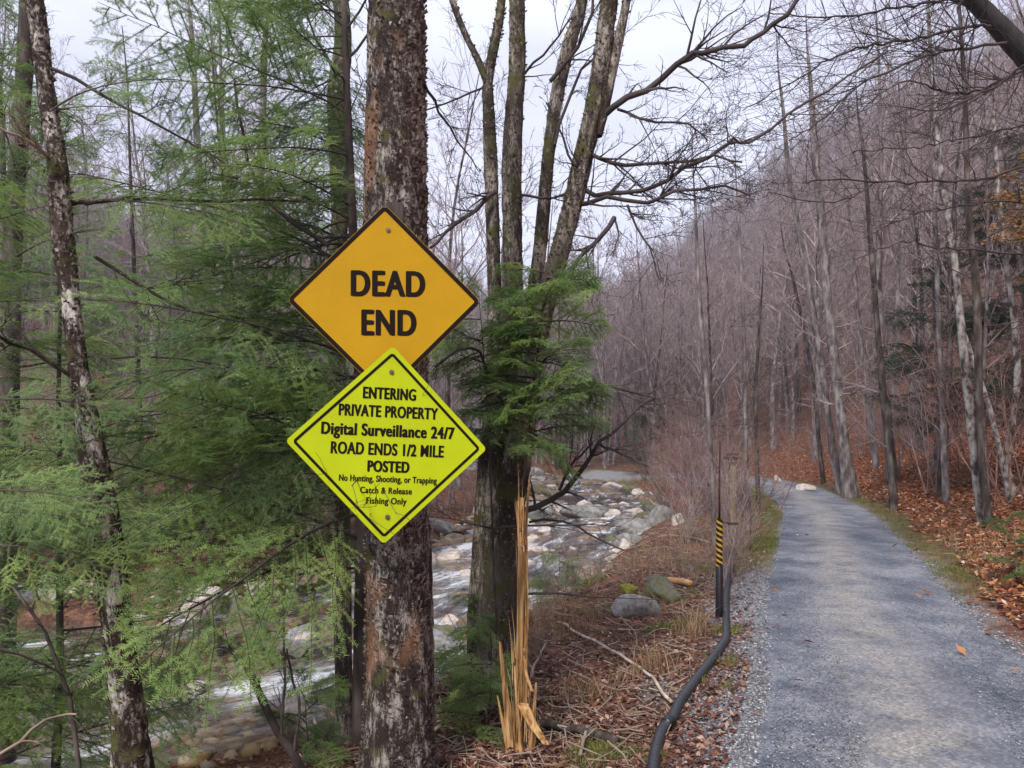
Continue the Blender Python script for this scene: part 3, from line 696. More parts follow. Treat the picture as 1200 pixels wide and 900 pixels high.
h1 = [P(423, 905, 4.7), P(423, 760, 4.7), P(424, 600, 4.7), P(420, 400, 4.7), P(412, 240, 4.7), P(405, 60, 4.7), P(398, -120, 4.7), P(392, -420, 4.7)]
h_dark = hemlock(423, 4.7, 5.9, .062, 76, 'hemlock with a straight dark trunk just left of and behind the two signs', 1.2, 2.0, .5, azr=(R(112), R(238)), path=h1, dead=8)
edge_h = hemlock(-130, 4.4, 6, .09, 44, 'hemlock at the left edge whose boughs reach in behind the patchy birch', .2, 1.9, .5, azr=(R(-60), R(75)))
hemlock(60, 5.3, 5.5, .035, 30, 'hemlock between the patchy birch and the stream', .3, 1.1, .4)
hemlock(20, 12.6, 11, .1, 34, 'tall hemlock across the stream, leftmost of those standing on the far bank', .5, 2.6, .5, BOUGH_F)
hemlock(165, 13.2, 10, .07, 30, 'tall hemlock across the stream, behind the patchy birch trunk', .5, 2.4, .5, BOUGH_F)
hemlock(285, 14.5, 11, .07, 32, 'tall hemlock across the stream, between the patchy birch and the signs', .4, 2.4, .5, BOUGH_F)
hemlock(395, 16.5, 10, .07, 36, 'hemlock across the stream directly behind the left points of the signs', .5, 2.4, .5, BOUGH_F)
hy = [P(a, b, 5.3) for a, b in ((603, 830), (603, 740), (610, 620), (620, 500), (632, 400), (642, 300), (648, 235))]
hemlock(603, 5.3, 3.3, .02, 42, 'young hemlock with dense boughs against the cluster of trunks right of the signs', 2.0, .64, .38, BOUGH_S, azr=(R(-200), R(20)), path=hy, dead=2, pl=.6)
hemlock(590, 5.3, 3.1, .016, 12, 'slim hemlock before the cluster of trunks right of the signs', 2.3, .55, .3, BOUGH_S, pl=.6)
for px, py, Y, az, sc, tl in ((-20, 600, 3.4, 10, .52, .0), (-30, 575, 3.2, -5, .6, .05), (-10, 640, 3.5, 5, .5, -.05), (-30, 470, 3.6, 0, .62, .1), (20, 300, 3.9, -10, .6, .1), (60, 130, 3.8, -15, .6, .1), (100, 240, 4, 5, .7, 0), (130, 420, 4.3, 10, .8, 0), (120, 500, 4.2, -10, .75, 0), (170, 560, 4.3, 5, .6, -.05)):
    add_bough(edge_h, tuple(P(px, py, Y) - np.array(edge_h.location)), R(az), tl, sc, BOUGH).rotation_euler.x = .75
for px, py, Y, az, sc, tl in ((400, 640, 4.7, 165, .28, .05), (395, 690, 4.6, 185, .25, -.1), (405, 600, 4.5, 200, .35, 0), (410, 560, 4.4, 190, .62, 0), (400, 520, 4.4, 172, 1.0, .05)):
    add_bough(h_dark, tuple(P(px, py, Y) - np.array(h_dark.location)), R(az), tl, sc, BOUGH).rotation_euler.x = -.7
# boughs of dark conifers on the right
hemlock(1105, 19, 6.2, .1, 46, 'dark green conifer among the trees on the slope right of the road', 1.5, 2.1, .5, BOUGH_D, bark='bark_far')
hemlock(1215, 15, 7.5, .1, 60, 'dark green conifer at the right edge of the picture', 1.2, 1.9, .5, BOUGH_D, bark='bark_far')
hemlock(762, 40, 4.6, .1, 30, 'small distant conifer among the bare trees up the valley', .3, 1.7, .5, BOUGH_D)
hemlock(868, 17, 1.2, .02, 12, 'tiny green hemlock seedling beside the thin rod of the marker post', .05, .45, .2, group=None, dead=0)
for px, Y, H_, lab in ((548, 5.6, .85, 'small hemlock seedling between the sign tree and the cluster of trunks'),
                       (573, 4.9, .55, 'low hemlock seedling at the foot of the splintered stump'),
                       (655, 9.2, .7, 'small hemlock seedling on the bank just right of the tall splintered stump'),
                       (1190, 8.3, .8, 'small green conifer seedling at the right edge of the road verge'),
                       (365, 4.6, .5, 'low hemlock seedling left of the foot of the sign tree')):
    hemlock(px, Y, H_, .01, 9 if px < 400 else 14, lab, .03, .42, .25, BOUGH_S, name='hemlock_seedling', dead=0, group=None, pl=.6)

# ------------------------------------------------------------------ trees traced from their places in the photograph
def flakes(mb, rg, pts, rad, n, size=(.012, .05)):
    """curled bark plates standing off a trunk"""
    for _ in range(n):
        u = rg.uniform(0, len(pts) - 1.001); i = int(u); f = u - i; p = pts[i] * (1 - f) + pts[i + 1] * f; r = rad[i] * (1 - f) + rad[i + 1] * f
        a = rg.uniform(math.pi * .95, math.pi * 2.05) if rg.random() < .85 else rg.uniform(0, 6.28)
        o = np.array((math.cos(a), math.sin(a), 0)); tg = np.array((-math.sin(a), math.cos(a), 0))
        w_ = rg.uniform(*size) * .5; h = rg.uniform(*size) * 1.0; lift = rg.uniform(.002, .016); tw = rg.normal(0, .25)
        up = np.array((tg[0] * tw, tg[1] * tw, 1)); b = p + o * (r * .985)
        v = [b - tg * w_ - up * h / 2, b + tg * w_ - up * h / 2, b + tg * w_ * 1.1 + o * lift * .6, b - tg * w_ + o * lift * .3, b + tg * w_ * .8 + up * h / 2 + o * lift * 1.6, b - tg * w_ * .9 + up * h / 2 + o * lift]
        mb.add(v, [(0, 1, 2, 3), (3, 2, 4, 5)])
def trunk_part(e, base, px_pts, bark, n=30, sides=20, nflake=0, wob=.05, name='trunk', seed=1, fsize=(.006, .024)):
    """px_pts: (px, py, Y, half width in px)"""
    w_ = np.array([list(P(a, b, Y)) + [hw / F * Y] for a, b, Y, hw in px_pts]); w_ = resample(w_, n)
    pts = w_[:, :3] - base; rad = w_[:, 3]; rg = np.random.default_rng(seed)
    mb = MB(); ang = np.linspace(0, 2 * np.pi, sides, endpoint=False)
    k = len(pts); V = []
    for i in range(k):
        ns = 1 + wob * 2.2 * vnoise(np.cos(ang) * 1.5 + seed, np.sin(ang) * 1.5 + pts[i][2] * 1.2, 1.4, seed, 3)
        ns = ns + wob * .8 * rg.uniform(-1, 1, sides)
        V.append(pts[i] + np.stack([np.cos(ang) * rad[i] * ns, np.sin(ang) * rad[i] * ns, np.zeros(sides)], -1))
    i = np.arange(k - 1)[:, None] * sides; j = np.arange(sides)[None, :]; j2 = (j + 1) % sides
    mb.add(np.vstack(V), np.stack([i + j, i + sides + j, i + sides + j2, i + j2], -1).reshape(-1, 4)[:, ::-1])
    o = mb.build(name, M[bark], e)
    if nflake:
        fb = MB(); flakes(fb, rg, pts, rad, nflake, fsize); f = fb.build('bark_flakes', M['flake'], o, False); f['kind'] = 'stuff'
    return o
def limb(e, base, px_pts, hw0, hw1, mat_='twig_dark', twigs=14, tl=.5, seed=1, name='branch', wig=.012, maxl=3, rmin=.0022, sub=(5, .16, .02)):
    w_ = np.array([P(a, b, Y) for a, b, Y in px_pts]); L_ = np.linalg.norm(np.diff(w_, axis=0), axis=1).sum(); n = max(8, int(L_ / .12)); pts = resample(w_, n) - base
    rg = np.random.default_rng(seed); pts[1:-1] += rg.normal(0, wig, (n - 2, 3)) * (L_ / n / .12)
    Ym = np.mean([p[2] for p in px_pts]); rad = np.linspace(hw0, hw1, n) / F * Ym
    mb = MB(); mb.tube(pts, rad, 6)
    for c in range(twigs):
        t = rg.uniform(.12, .99); i = min(int(t * (n - 1)), n - 2); dd = nrm(pts[i + 1] - pts[i]); side = nrm(np.cross(dd, rg.normal(0, 1, 3))); a = rg.uniform(.4, 1.0)
        branch(mb, rg, pts[i], nrm(dd * math.cos(a) + side * math.sin(a)), tl * rg.uniform(.4, 1.1), rad[i] * .5, 2, 1 + maxl, ((0, 0, 0), sub, sub, sub), 0, rmin)
    return mb.build(name, M[mat_], e)

def traced_tree(name, label, px, Y, cat='tree', group=None):
    b = gP(px, Y); return empty(name, b, label, cat, group), b
# sign tree
e, b0 = traced_tree('sign_tree', 'thick shaggy grey and brown tree trunk that carries the two diamond signs', 466, 4.15)
trunk_part(e, b0, [(466, 960, 4.15, 60), (467, 915, 4.15, 48), (468, 850, 4.15, 41), (467, 700, 4.15, 37), (465, 560, 4.15, 36), (464, 400, 4.15, 36), (464, 250, 4.15, 35), (465, 120, 4.15, 33), (466, 0, 4.15, 31.5), (467, -160, 4.15, 28), (468, -420, 4.15, 24)], 'bark_sign', 170, 64, 9000, .055, seed=3, fsize=(.007, .03))
limb(e, b0, [(495, 92, 4.1), (520, 140, 4.3), (560, 200, 4.7)], 2, .6, 'twig_dark', 6, .4, 21)
# patchy birch on the left
e, b0 = traced_tree('patchy_birch', 'slender birch with patchy white and dark bark, leftmost trunk beside the stream', 158, 3.7)
trunk_part(e, b0, [(160, 980, 3.7, 26), (153, 880, 3.7, 21), (143, 780, 3.7, 16), (132, 690, 3.7, 17), (122, 610, 3.7, 17), (112, 550, 3.7, 16), (98, 470, 3.7, 12), (88, 400, 3.7, 9.5), (80, 330, 3.75, 10.5), (73, 270, 3.8, 11.5), (67, 190, 3.8, 10), (56, 120, 3.9, 9), (46, 30, 4, 9), (34, -60, 4, 9), (20, -300, 4.1, 8)], 'bark_birch', 110, 30, 1500, .09, seed=9)
limb(e, b0, [(75, 240, 3.8), (140, 235, 4), (240, 235, 4.3), (350, 232, 4.5), (385, 240, 4.6)], 3, .8, 'bark_dark', 8, .35, 31)
limb(e, b0, [(60, 80, 3.9), (115, 105, 3.9), (165, 135, 3.9), (225, 170, 4), (275, 200, 4)], 2.2, .8, 'twig_dark', 5, .3, 32)
limb(e, b0, [(95, 450, 3.7), (50, 420, 3.6), (0, 395, 3.4), (-40, 370, 3.3)], 3, 1.5, 'bark_dark', 6, .4, 33)
limb(e, b0, [(110, 300, 3.8), (190, 350, 4), (270, 370, 4.1), (340, 400, 4.3), (420, 415, 4.5)], 2.2, 1, 'twig_dark', 6, .4, 35)
limb(e, b0, [(62, 190, 3.8), (40, 170, 3.7), (0, 150, 3.6)], 3, 1.5, 'twig_tan', 4, .3, 36)
# cluster of trunks right of the signs
e, b0 = traced_tree('clustered_tree', 'cluster of four trunks forking from one rough base, right of the signs', 585, 5.7)
trunk_part(e, b0, [(583, 800, 5.7, 26), (584, 740, 5.7, 23), (588, 670, 5.7, 20), (597, 600, 5.7, 18), (610, 520, 5.7, 16), (622, 430, 5.7, 14), (640, 350, 5.7, 12.5), (660, 280, 5.7, 12), (680, 200, 5.7, 11.5), (699, 110, 5.7, 10.5), (711, 20, 5.7, 10), (720, -60, 5.7, 9), (740, -260, 5.8, 8)], 'bark_clump', 120, 32, 1500, .09, seed=15)
trunk_part(e, b0, [(575, 790, 5.8, 20), (576, 720, 5.8, 18), (584, 600, 5.85, 16), (592, 480, 5.9, 14), (600, 380, 5.9, 12), (600, 280, 5.9, 11.5), (600, 180, 5.9, 11), (606, 80, 5.9, 9.5), (606, 0, 5.9, 9), (608, -200, 6, 7)], 'bark_clump', 100, 22, 700, .08, seed=16)
trunk_part(e, b0, [(560, 780, 5.9, 13), (562, 700, 5.9, 12), (570, 560, 5.95, 11), (580, 420, 6, 9), (578, 300, 6, 8.5), (575, 200, 6, 8), (573, 140, 6, 7), (572, 95, 6, 6), (580, 50, 6, 6), (588, 0, 6, 5), (596, -120, 6, 4)], 'bark_clump', 90, 18, 500, .08, seed=17)
trunk_part(e, b0, [(574, 105, 6, 5), (560, 70, 6, 4.5), (545, 40, 6, 4), (530, 0, 6, 4), (515, -60, 6, 3)], 'bark_clump', 30, 12, 60, .05, seed=18)
trunk_part(e, b0, [(600, 620, 6, 12), (610, 500, 6, 11), (622, 380, 6.1, 9), (634, 280, 6.1, 8), (643, 180, 6.1, 7), (655, 100, 6.1, 7.5), (668, 50, 6.1, 8), (682, 0, 6.1, 7), (700, -120, 6.2, 5)], 'bark_clump', 90, 16, 350, .08, seed=19)
trunk_part(e, b0, [(700, 160, 5.7, 6), (712, 110, 5.7, 6), (722, 60, 5.7, 6), (734, 0, 5.7, 5), (745, -80, 5.7, 4)], 'bark_clump', 30, 12, 60, .05, seed=20)
for k, (pp, h0, h1, tw, tl) in enumerate((
    ([(708, 135, 5.7), (735, 118, 5.6), (770, 95, 5.6), (800, 72, 5.5), (815, 62, 5.5), (860, 55, 5.4), (885, 45, 5.4), (910, 22, 5.4), (935, 0, 5.4), (990, -60, 5.3)], 4.2, 2.2, 14, .7),
    ([(724, 128, 5.7), (755, 142, 5.6), (800, 145, 5.5), (830, 165, 5.5)], 2, .8, 10, .5),
    ([(692, 180, 5.7), (722, 192, 5.6), (760, 192, 5.6), (830, 188, 5.5), (870, 190, 5.5)], 2.8, 1, 14, .6),
    ([(684, 222, 5.7), (720, 228, 5.6), (760, 222, 5.6), (800, 200, 5.5), (835, 180, 5.5), (857, 164, 5.5), (880, 168, 5.5), (930, 130, 5.5), (985, 95, 5.5), (1040, 60, 5.5)], 3, 1, 20, .6),
    ([(675, 240, 5.7), (710, 232, 5.6), (760, 236, 5.6), (790, 225, 5.5), (850, 218, 5.5), (880, 230, 5.5)], 3, 1, 16, .6),
    ([(735, 240, 5.6), (750, 270, 5.6), (765, 300, 5.5), (775, 330, 5.5)], 1.6, .6, 8, .4),
    ([(720, 255, 5.7), (700, 282, 5.6), (680, 300, 5.6), (655, 340, 5.5)], 3, 2, 8, .4),
    ([(645, 95, 6), (670, 65, 6), (690, 20, 6), (700, -20, 6)], 2.5, 1.5, 6, .5),
    ([(598, 228, 5.9), (640, 230, 5.8), (690, 222, 5.8)], 1.8, 1.2, 6, .4),
    ([(612, 90, 5.9), (640, 60, 5.8), (670, 20, 5.8)], 1.8, .9, 6, .5),
    ([(580, 225, 5.9), (540, 260, 5.8), (505, 290, 5.6)], 3, 1.6, 8, .4),
    ([(571, 100, 6), (530, 118, 6), (470, 140, 6)], 1.5, .7, 8, .5),
    ([(630, 510, 5.7), (600, 500, 5.5), (560, 410, 5.1), (510, 430, 4.8)], 2.4, 1.5, 4, .3),
    ([(650, 170, 6), (680, 80, 6), (720, 60, 6), (700, 80, 6)], 2, .7, 8, .5),
    ([(688, 200, 5.7), (670, 190, 5.6), (655, 150, 5.6), (640, 120, 5.6)], 2, .8, 8, .4))):
    limb(e, b0, pp, h0, h1, 'twig_dark', tw, tl, 60 + k)
# small leaning branch over the water, right of the splintered stump
e, b0 = traced_tree('leaning_dead_branch', 'dark dead branching limb leaning right over the stream beside the splintered stump', 612, 5.2, 'branch')
for k, (pp, h0, h1, tw) in enumerate((([(608, 600, 5.6), (640, 588, 5.6), (668, 570, 5.5), (690, 540, 5.5), (705, 515, 5.5), (735, 490, 5.5), (768, 466, 5.5)], 4, 1.2, 10),
    ([(655, 575, 5.6), (670, 545, 5.6), (695, 520, 5.6)], 2, 1, 6), ([(703, 520, 5.5), (735, 535, 5.5), (760, 547, 5.5)], 1.8, .8, 6),
    ([(660, 432, 5.6), (690, 445, 5.6), (720, 455, 5.5), (745, 462, 5.5), (768, 466, 5.5)], 1.8, 1, 6), ([(722, 455, 5.5), (730, 475, 5.5), (737, 492, 5.5)], 1.2, .6, 2),
    ([(620, 612, 5.5), (665, 614, 5.5), (700, 630, 5.5), (732, 645, 5.6)], 1.5, .8, 3))):
    limb(e, b0, pp, h0, h1, 'twig_dark', tw, .35, 90 + k, rmin=.0015)

M['bark_backlit'] = noise_mat('bark_backlit', [(.3, (.014, .011, .011)), (.7, (.06, .05, .048))], 9, 7, (1, 1, .3), bs=.9, bd=.012)  # darker variant of bark_dark: backlighting against the sky put into the colour
# limb of an unseen tree reaching in at the upper right
e, b0 = traced_tree('overhanging_tree', 'dark tree at the right edge whose limbs and twigs sweep across the sky', 1310, 9)
trunk_part(e, b0, [(1345, 700, 9, 26), (1330, 520, 9, 22), (1305, 330, 9, 19), (1275, 190, 9, 16), (1240, 110, 9, 15), (1200, 62, 9, 14), (1165, 25, 9, 12), (1130, -15, 9, 10), (1090, -80, 9, 7), (1050, -180, 9, 4)], 'bark_backlit', 60, 16, 0, .06, seed=25)
for k, (pp, h0, h1, tw, tl) in enumerate((
    ([(1150, 10, 9), (1110, 0, 9), (1050, 10, 8.8), (980, 20, 8.6), (900, 15, 8.4)], 3.5, .8, 26, 1.2),
    ([(1170, 30, 9), (1120, 35, 8.8), (1060, 48, 8.6), (990, 62, 8.4), (930, 95, 8.2), (870, 130, 8)], 3.5, .7, 30, 1.2),
    ([(1190, 50, 9), (1130, 55, 8.8), (1075, 70, 8.6), (1010, 100, 8.4), (950, 150, 8.2), (925, 165, 8)], 3.4, .7, 30, 1.2),
    ([(1215, 75, 9), (1160, 100, 8.8), (1120, 110, 8.6), (1060, 95, 8.4), (1010, 130, 8.3)], 3.2, .7, 26, 1.1),
    ([(1240, 75, 9), (1200, 78, 8.8), (1160, 105, 8.6), (1100, 130, 8.4), (1050, 125, 8.2)], 3, .7, 24, 1.1),
    ([(1275, 190, 9), (1220, 185, 8.8), (1160, 210, 8.6), (1110, 212, 8.5), (1040, 213, 8.3), (970, 210, 8), (940, 215, 8)], 3.2, .9, 22, .9),
    ([(1030, 214, 8.3), (1000, 228, 8.2), (965, 238, 8), (900, 225, 8)], 1.8, .7, 10, .7),
    ([(1290, 230, 9), (1230, 150, 8.8), (1140, 160, 8.6), (1080, 172, 8.4), (1000, 178, 8.2)], 2.5, .8, 20, .9),
    ([(1300, 300, 9), (1210, 240, 8.8), (1110, 243, 8.6), (1060, 255, 8.4), (1010, 280, 8.2)], 2.4, .7, 16, .8),
    ([(1300, 320, 9), (1200, 300, 8.8), (1100, 290, 8.6), (1060, 283, 8.4), (1000, 305, 8.2)], 2.4, .7, 16, .8))):
    limb(e, b0, pp, h0 * .62, h1 * .7, 'twig_dark', int(tw * 1.5), tl, 120 + k, maxl=2, rmin=.0024)

# slim trees along the right-hand slope, each traced
def slim(label, Y, pts, bark='bark_pale', tw=6, seed=1, name='slim_tree', tl=1.0, nfl=0):
    e, b0 = traced_tree(name, label, pts[0][0], Y)
    py0 = HZ - (b0[2] - .1 - EYE) * F / Y
    if Y > 11: pts = [(a, b, h * .8) for a, b, h in pts]
    pp = [(pts[0][0], py0 + 2, Y, pts[0][2])] + [(a, b, Y, h) for a, b, h in pts if b < py0 - 4]
    A, B = pp[-2], pp[-1]; pp = pp + [(B[0] + (B[0] - A[0]) * .8, B[1] - (45 if Y > 11 else 90), Y, B[3] * .5), (B[0] + (B[0] - A[0]) * 1.2, B[1] - (95 if Y > 11 else 190), Y, .3)]
    trunk_part(e, b0, pp, bark, 60, 12, nfl, .05, seed=seed)
    rg = np.random.default_rng(seed); mb = MB()
    top = pp[len(pp) // 2:]
    for k in range(tw * 3):
        a = pp[rg.integers(len(pp) // 2, len(pp))]; c = pp[rg.integers(1, len(pp))] if k % 3 == 0 else a
        j = rg.integers(max(1, len(pp) // 3), len(pp)); f = rg.random(); A = pp[j - 1]; B = pp[j]
        q = P(A[0] * (1 - f) + B[0] * f, A[1] * (1 - f) + B[1] * f, Y) - b0
        az = rg.uniform(0, 6.28); branch(mb, rg, q, nrm(np.array((math.cos(az), math.sin(az), rg.uniform(.1, 1)))), tl * rg.uniform(.5, 1.3), max(.005, A[3] / F * Y * .16), 1, 3, ((0, 0, 0), (6, .15, .04), (4, .18, .04), (3, .2, .02)), 0, .004)
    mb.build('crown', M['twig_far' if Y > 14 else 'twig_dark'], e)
    return e
slim('pale mottled slim trunk at the right edge of the road, next to a dark trunk', 12.3, [(1156, 625, 11), (1146, 560, 8), (1137, 480, 6.5), (1130, 420, 6), (1125, 370, 5), (1118, 300, 4.5), (1105, 220, 4), (1095, 120, 3), (1085, -20, 2)], seed=41, tl=1.2)
slim('dark slim trunk crossing the foot of the pale mottled trunk on the right', 12.0, [(1162, 640, 6), (1150, 540, 5), (1147, 440, 5), (1144, 340, 5.5), (1135, 240, 4), (1130, 100, 3), (1120, -40, 2)], 'bark_dark', seed=42, tl=1.2)
slim('big grey leaning trunk beside the road bend with a flared foot', 21, [(996, 578, 12), (990, 525, 8), (982, 460, 7), (975, 400, 6.5), (968, 330, 6), (962, 250, 6), (955, 180, 5), (950, 100, 3)], 'bark_far', 10, 43, tl=2.2, nfl=200)
slim('thinner grey trunk leaning left beside the big trunk at the road bend', 22.5, [(984, 570, 7), (972, 500, 5), (962, 420, 5), (950, 350, 5), (938, 280, 4.5), (925, 210, 3.5), (918, 130, 2.5)], 'bark_far', 8, 44, tl=2)
slim('forked dark sapling just left of the big grey trunk at the road bend', 27, [(966, 575, 4), (960, 520, 3), (955, 460, 3), (945, 400, 2.5), (930, 330, 2)], 'bark_dark', 5, 45)
slim('dark straight trunk on the leafy slope between the road bend and the pale trunks', 17.5, [(1047, 590, 6), (1044, 540, 5), (1036, 470, 5), (1028, 380, 4), (1020, 280, 3.5), (1012, 180, 2.5)], 'bark_dark', 8, 46, tl=1.6)
slim('grey trunk with a kink on the leafy slope, left of the pale mottled trunk', 16, [(1110, 605, 5.5), (1107, 540, 5), (1104, 460, 4), (1100, 380, 3.5), (1096, 260, 3), (1092, 150, 2)], 'bark_far', 7, 47, tl=1.4)
slim('whitish slim trunk leaning left near the right edge, behind the dark one', 14, [(1186, 570, 5), (1180, 540, 4.5), (1190, 470, 4), (1192, 420, 4.5), (1186, 350, 4), (1178, 300, 3.5), (1168, 200, 3), (1160, 60, 2)], seed=48)
slim('thin curved grey stem leaning right between the pale trunks', 13.3, [(1184, 615, 4), (1178, 560, 3.5), (1165, 500, 4), (1155, 465, 4), (1140, 420, 3), (1120, 360, 2)], 'bark_pale', 4, 49)
slim('slim grey trunk leaning left at the back of the leafy slope', 26, [(1026, 530, 4.5), (1018, 490, 4), (1012, 440, 3.5), (1006, 380, 3), (1000, 300, 2.5)], 'bark_far', 8, 50, tl=2.2)
slim('thin dark stem with reddish twigs rising from the thicket left of the road', 13, [(836, 600, 3.5), (832, 520, 3.5), (828, 450, 3.5), (822, 380, 3.2), (818, 320, 2.8), (815, 250, 2)], 'bark_far', 7, 51, tl=1.1)
slim('grey stem in the thicket beside the weathered wooden post', 14, [(876, 595, 3.5), (874, 520, 3), (873, 440, 2.8), (870, 350, 2.5), (866, 260, 2)], 'bark_far', 6, 52, tl=1.2)
slim('dark narrow stem standing at the left road edge before the bend', 17, [(889, 590, 3.5), (887, 540, 3), (886, 460, 2.5), (890, 380, 2)], 'bark_dark', 5, 53)
slim('old dark trunk at the far left edge of the picture behind hemlock boughs', 6.6, [(4, 700, 13), (8, 560, 11), (12, 430, 10), (14, 300, 10), (22, 180, 9), (30, 60, 9), (36, -80, 8)], 'bark_dark', 8, 54, nfl=300, name='dark_trunk_tree')
slim('pair trunk with grey mottled bark rising behind the left shoulder of the sign tree', 6.4, [(404, 900, 11), (400, 600, 10), (395, 400, 10), (398, 250, 10), (396, 120, 12), (402, 40, 10), (392, -60, 8)], 'bark_clump', 6, 55, nfl=300, name='dark_trunk_tree')
slim('straight grey trunk across the stream behind the hemlock boughs', 18, [(292, 640, 10), (291, 500, 9), (291, 400, 8.5), (292, 300, 8), (305, 200, 6), (310, 60, 4)], 'bark_far', 10, 56, tl=2)
slim('pale grey forked trunk seen through hemlock boughs left of the signs', 17, [(240, 620, 9), (241, 500, 8), (242, 380, 8), (240, 300, 6), (232, 180, 5), (225, 40, 3)], 'bark_far', 10, 57, tl=2)

# yellowing beech foliage, upper right
e, b0 = traced_tree('beech_sapling', 'beech holding yellow orange leaves at the right edge above the dark conifer', 1225, 13)
trunk_part(e, b0, [(1225, 640, 13, 5), (1222, 480, 13, 4), (1215, 350, 13, 3.5), (1210, 240, 13, 3), (1205, 120, 13, 2)], 'bark_far', 30, 8, 0, seed=65)
rg2 = np.random.default_rng(66); wb = MB(); lf = MB()
for k in range(46):
    q = P(1213 + rg2.uniform(-3, 3), rg2.uniform(180, 330), 13) - b0; az = rg2.uniform(0, 6.28); d = nrm(np.array((math.cos(az), math.sin(az), rg2.uniform(-.05, .3)))); Lb = rg2.uniform(.5, 1.1)
    pts = np.array([q + d * Lb * t + np.array((0, 0, -.1 * t * t)) for t in np.linspace(0, 1, 5)]); wb.tube(pts, np.linspace(.012, .003, 5), 3)
    for j in range(34):
        t = rg2.uniform(.2, 1); p = q + d * Lb * t + rg2.normal(0, .09, 3) * np.array((1, 1, .4)); a = rg2.normal(0, 1, 3) * np.array((1, 1, .35)); a = nrm(a) * .045; c = nrm(np.cross(a, rg2.normal(0, 1, 3) * .4 + (0, 0, 1))) * .022
        lf.add([p - a, p + c, p + a, p - c], [(0, 1, 2, 3)])
wb.build('crown', M['twig_dark'], e); f = lf.build('leaves', M['beech'], e, False); f['kind'] = 'stuff'

# ------------------------------------------------------------------ ground bare stems near the camera (left foreground)
def stem_thing(name, label, Y, px, limbs, mat_='bark_dark', cat='sapling', tipmat=None):
    e, b0 = traced_tree(name, label, px, Y, cat)
    for k, (pp, h0, h1, tw) in enumerate(limbs): limb(e, b0, pp, h0, h1, mat_, tw, .22, abs(int(px)) + k, "stem" if k == 0 else 'branch', .006, 2, .0012)
    return e, b0
e, b0 = stem_thing('broken_sapling', 'dark broken sapling with a raw reddish snapped end leaning left over the stream', 4.3, 352,
    [([(356, 920, 4.2), (350, 890, 4.2), (328, 860, 4.25), (312, 830, 4.3), (298, 800, 4.35), (290, 782, 4.4)], 6, 4.5, 3), ([(290, 785, 4.4), (270, 762, 4.5), (252, 738, 4.6)], 3, 1.4, 5), ([(345, 880, 4.2), (352, 830, 4.3), (342, 790, 4.35), (336, 760, 4.4)], 2, 1, 4), ([(330, 860, 4.2), (334, 780, 4.3), (332, 700, 4.4), (338, 640, 4.5)], 1.8, .8, 8)])
M['raw_red'] = noise_mat('raw_red', [(.3, (.14, .035, .02)), (.7, (.4, .13, .06))], 30, 5, (1, 1, .2), bs=.5, bd=.004)
mb = MB()
for k in range(7):
    p0 = P(292 + rnd.uniform(-3, 3), 786, 4.37) - b0; mb.tube([p0, p0 + np.array((rnd.uniform(0, .02), 0, rnd.uniform(.07, .13)))], [.007, .001], 4)
mb.build('snapped_end', M['raw_red'], e)
stem_thing('grey_stem', 'thin leaning grey stem in the bottom left corner, left of the patchy birch', 3.9, 95, [([(96, 930, 3.8), (88, 860, 3.8), (76, 800, 3.8), (60, 755, 3.85), (35, 715, 3.9), (8, 680, 3.9)], 3, 1.6, 6), ([(75, 790, 3.8), (30, 770, 3.7), (-10, 760, 3.6)], 1.4, .8, 4)], 'bark_dark')
stem_thing("pale_dead_stick", 'pale curved dead stick poking in at the bottom left corner', 3.4, 20, [([(-10, 890, 3.3), (20, 872, 3.3), (45, 848, 3.4), (70, 838, 3.5), (90, 837, 3.5)], 2.2, 1.2, 2)], 'twig_tan', 'stick')
stem_thing('long_dark_branch', 'long dark fallen branch slanting through the hemlock boughs left of the signs', 5.2, 345, [([(228, 588, 5.2), (270, 605, 5.2), (315, 622, 5.2), (345, 636, 5.2), (380, 640, 5.1)], 2.4, 3.2, 6), ([(262, 462, 5), (290, 492, 5), (320, 518, 5), (345, 530, 5)], 2, 2.6, 5), ([(275, 95, 4.6), (283, 150, 4.6), (298, 205, 4.6), (320, 240, 4.6), (350, 265, 4.6), (385, 288, 4.6)], 1.6, 2.6, 8)], 'twig_dark', 'branch')

# ------------------------------------------------------------------ splintered stump
M['splinter'] = noise_mat('splinter', [(.36, (.1, .05, .02)), (.45, (.32, .16, .055)), (.55, (.5, .3, .12)), (.68, (.66, .46, .24))], 38, 8, (1, 1, .07), rough=.8, bs=1, bd=.008)
e, b0 = traced_tree('splintered_stump', 'tall splintered stump of raw orange wood right of the signs', 606, 4.55, 'stump')
rg3 = np.random.default_rng(5)
def sliver(pp, w0, w1, name=None, parent=None, mb=None, flat=.6, n=14):
    own = mb is None; mb = mb or MB()
    w_ = resample(np.array([P(a, b, Y) for a, b, Y in pp]), n) - b0; hw = np.linspace(w0, w1, n) / F * 4.5
    hw = hw * (1 + .12 * rg3.uniform(-1, 1, n)); k = 7; a = np.linspace(0, 2 * np.pi, k, endpoint=False); a = a + rg3.uniform(0, 1)
    prof = 1 + .35 * rg3.uniform(-1, 1, k)
    V = w_[:, None, :] + hw[:, None, None] * prof[None, :, None] * np.stack([np.cos(a), np.sin(a) * flat, np.zeros(k)], -1)[None]
    i = np.arange(n - 1)[:, None] * k; j = np.arange(k)[None]; j2 = (j + 1) % k
    mb.add(V.reshape(-1, 3), np.stack([i + j, i + j2, i + k + j2, i + k + j], -1).reshape(-1, 4))
    if own: return mb.build(name, M['splinter'], parent, False)
mb = MB()
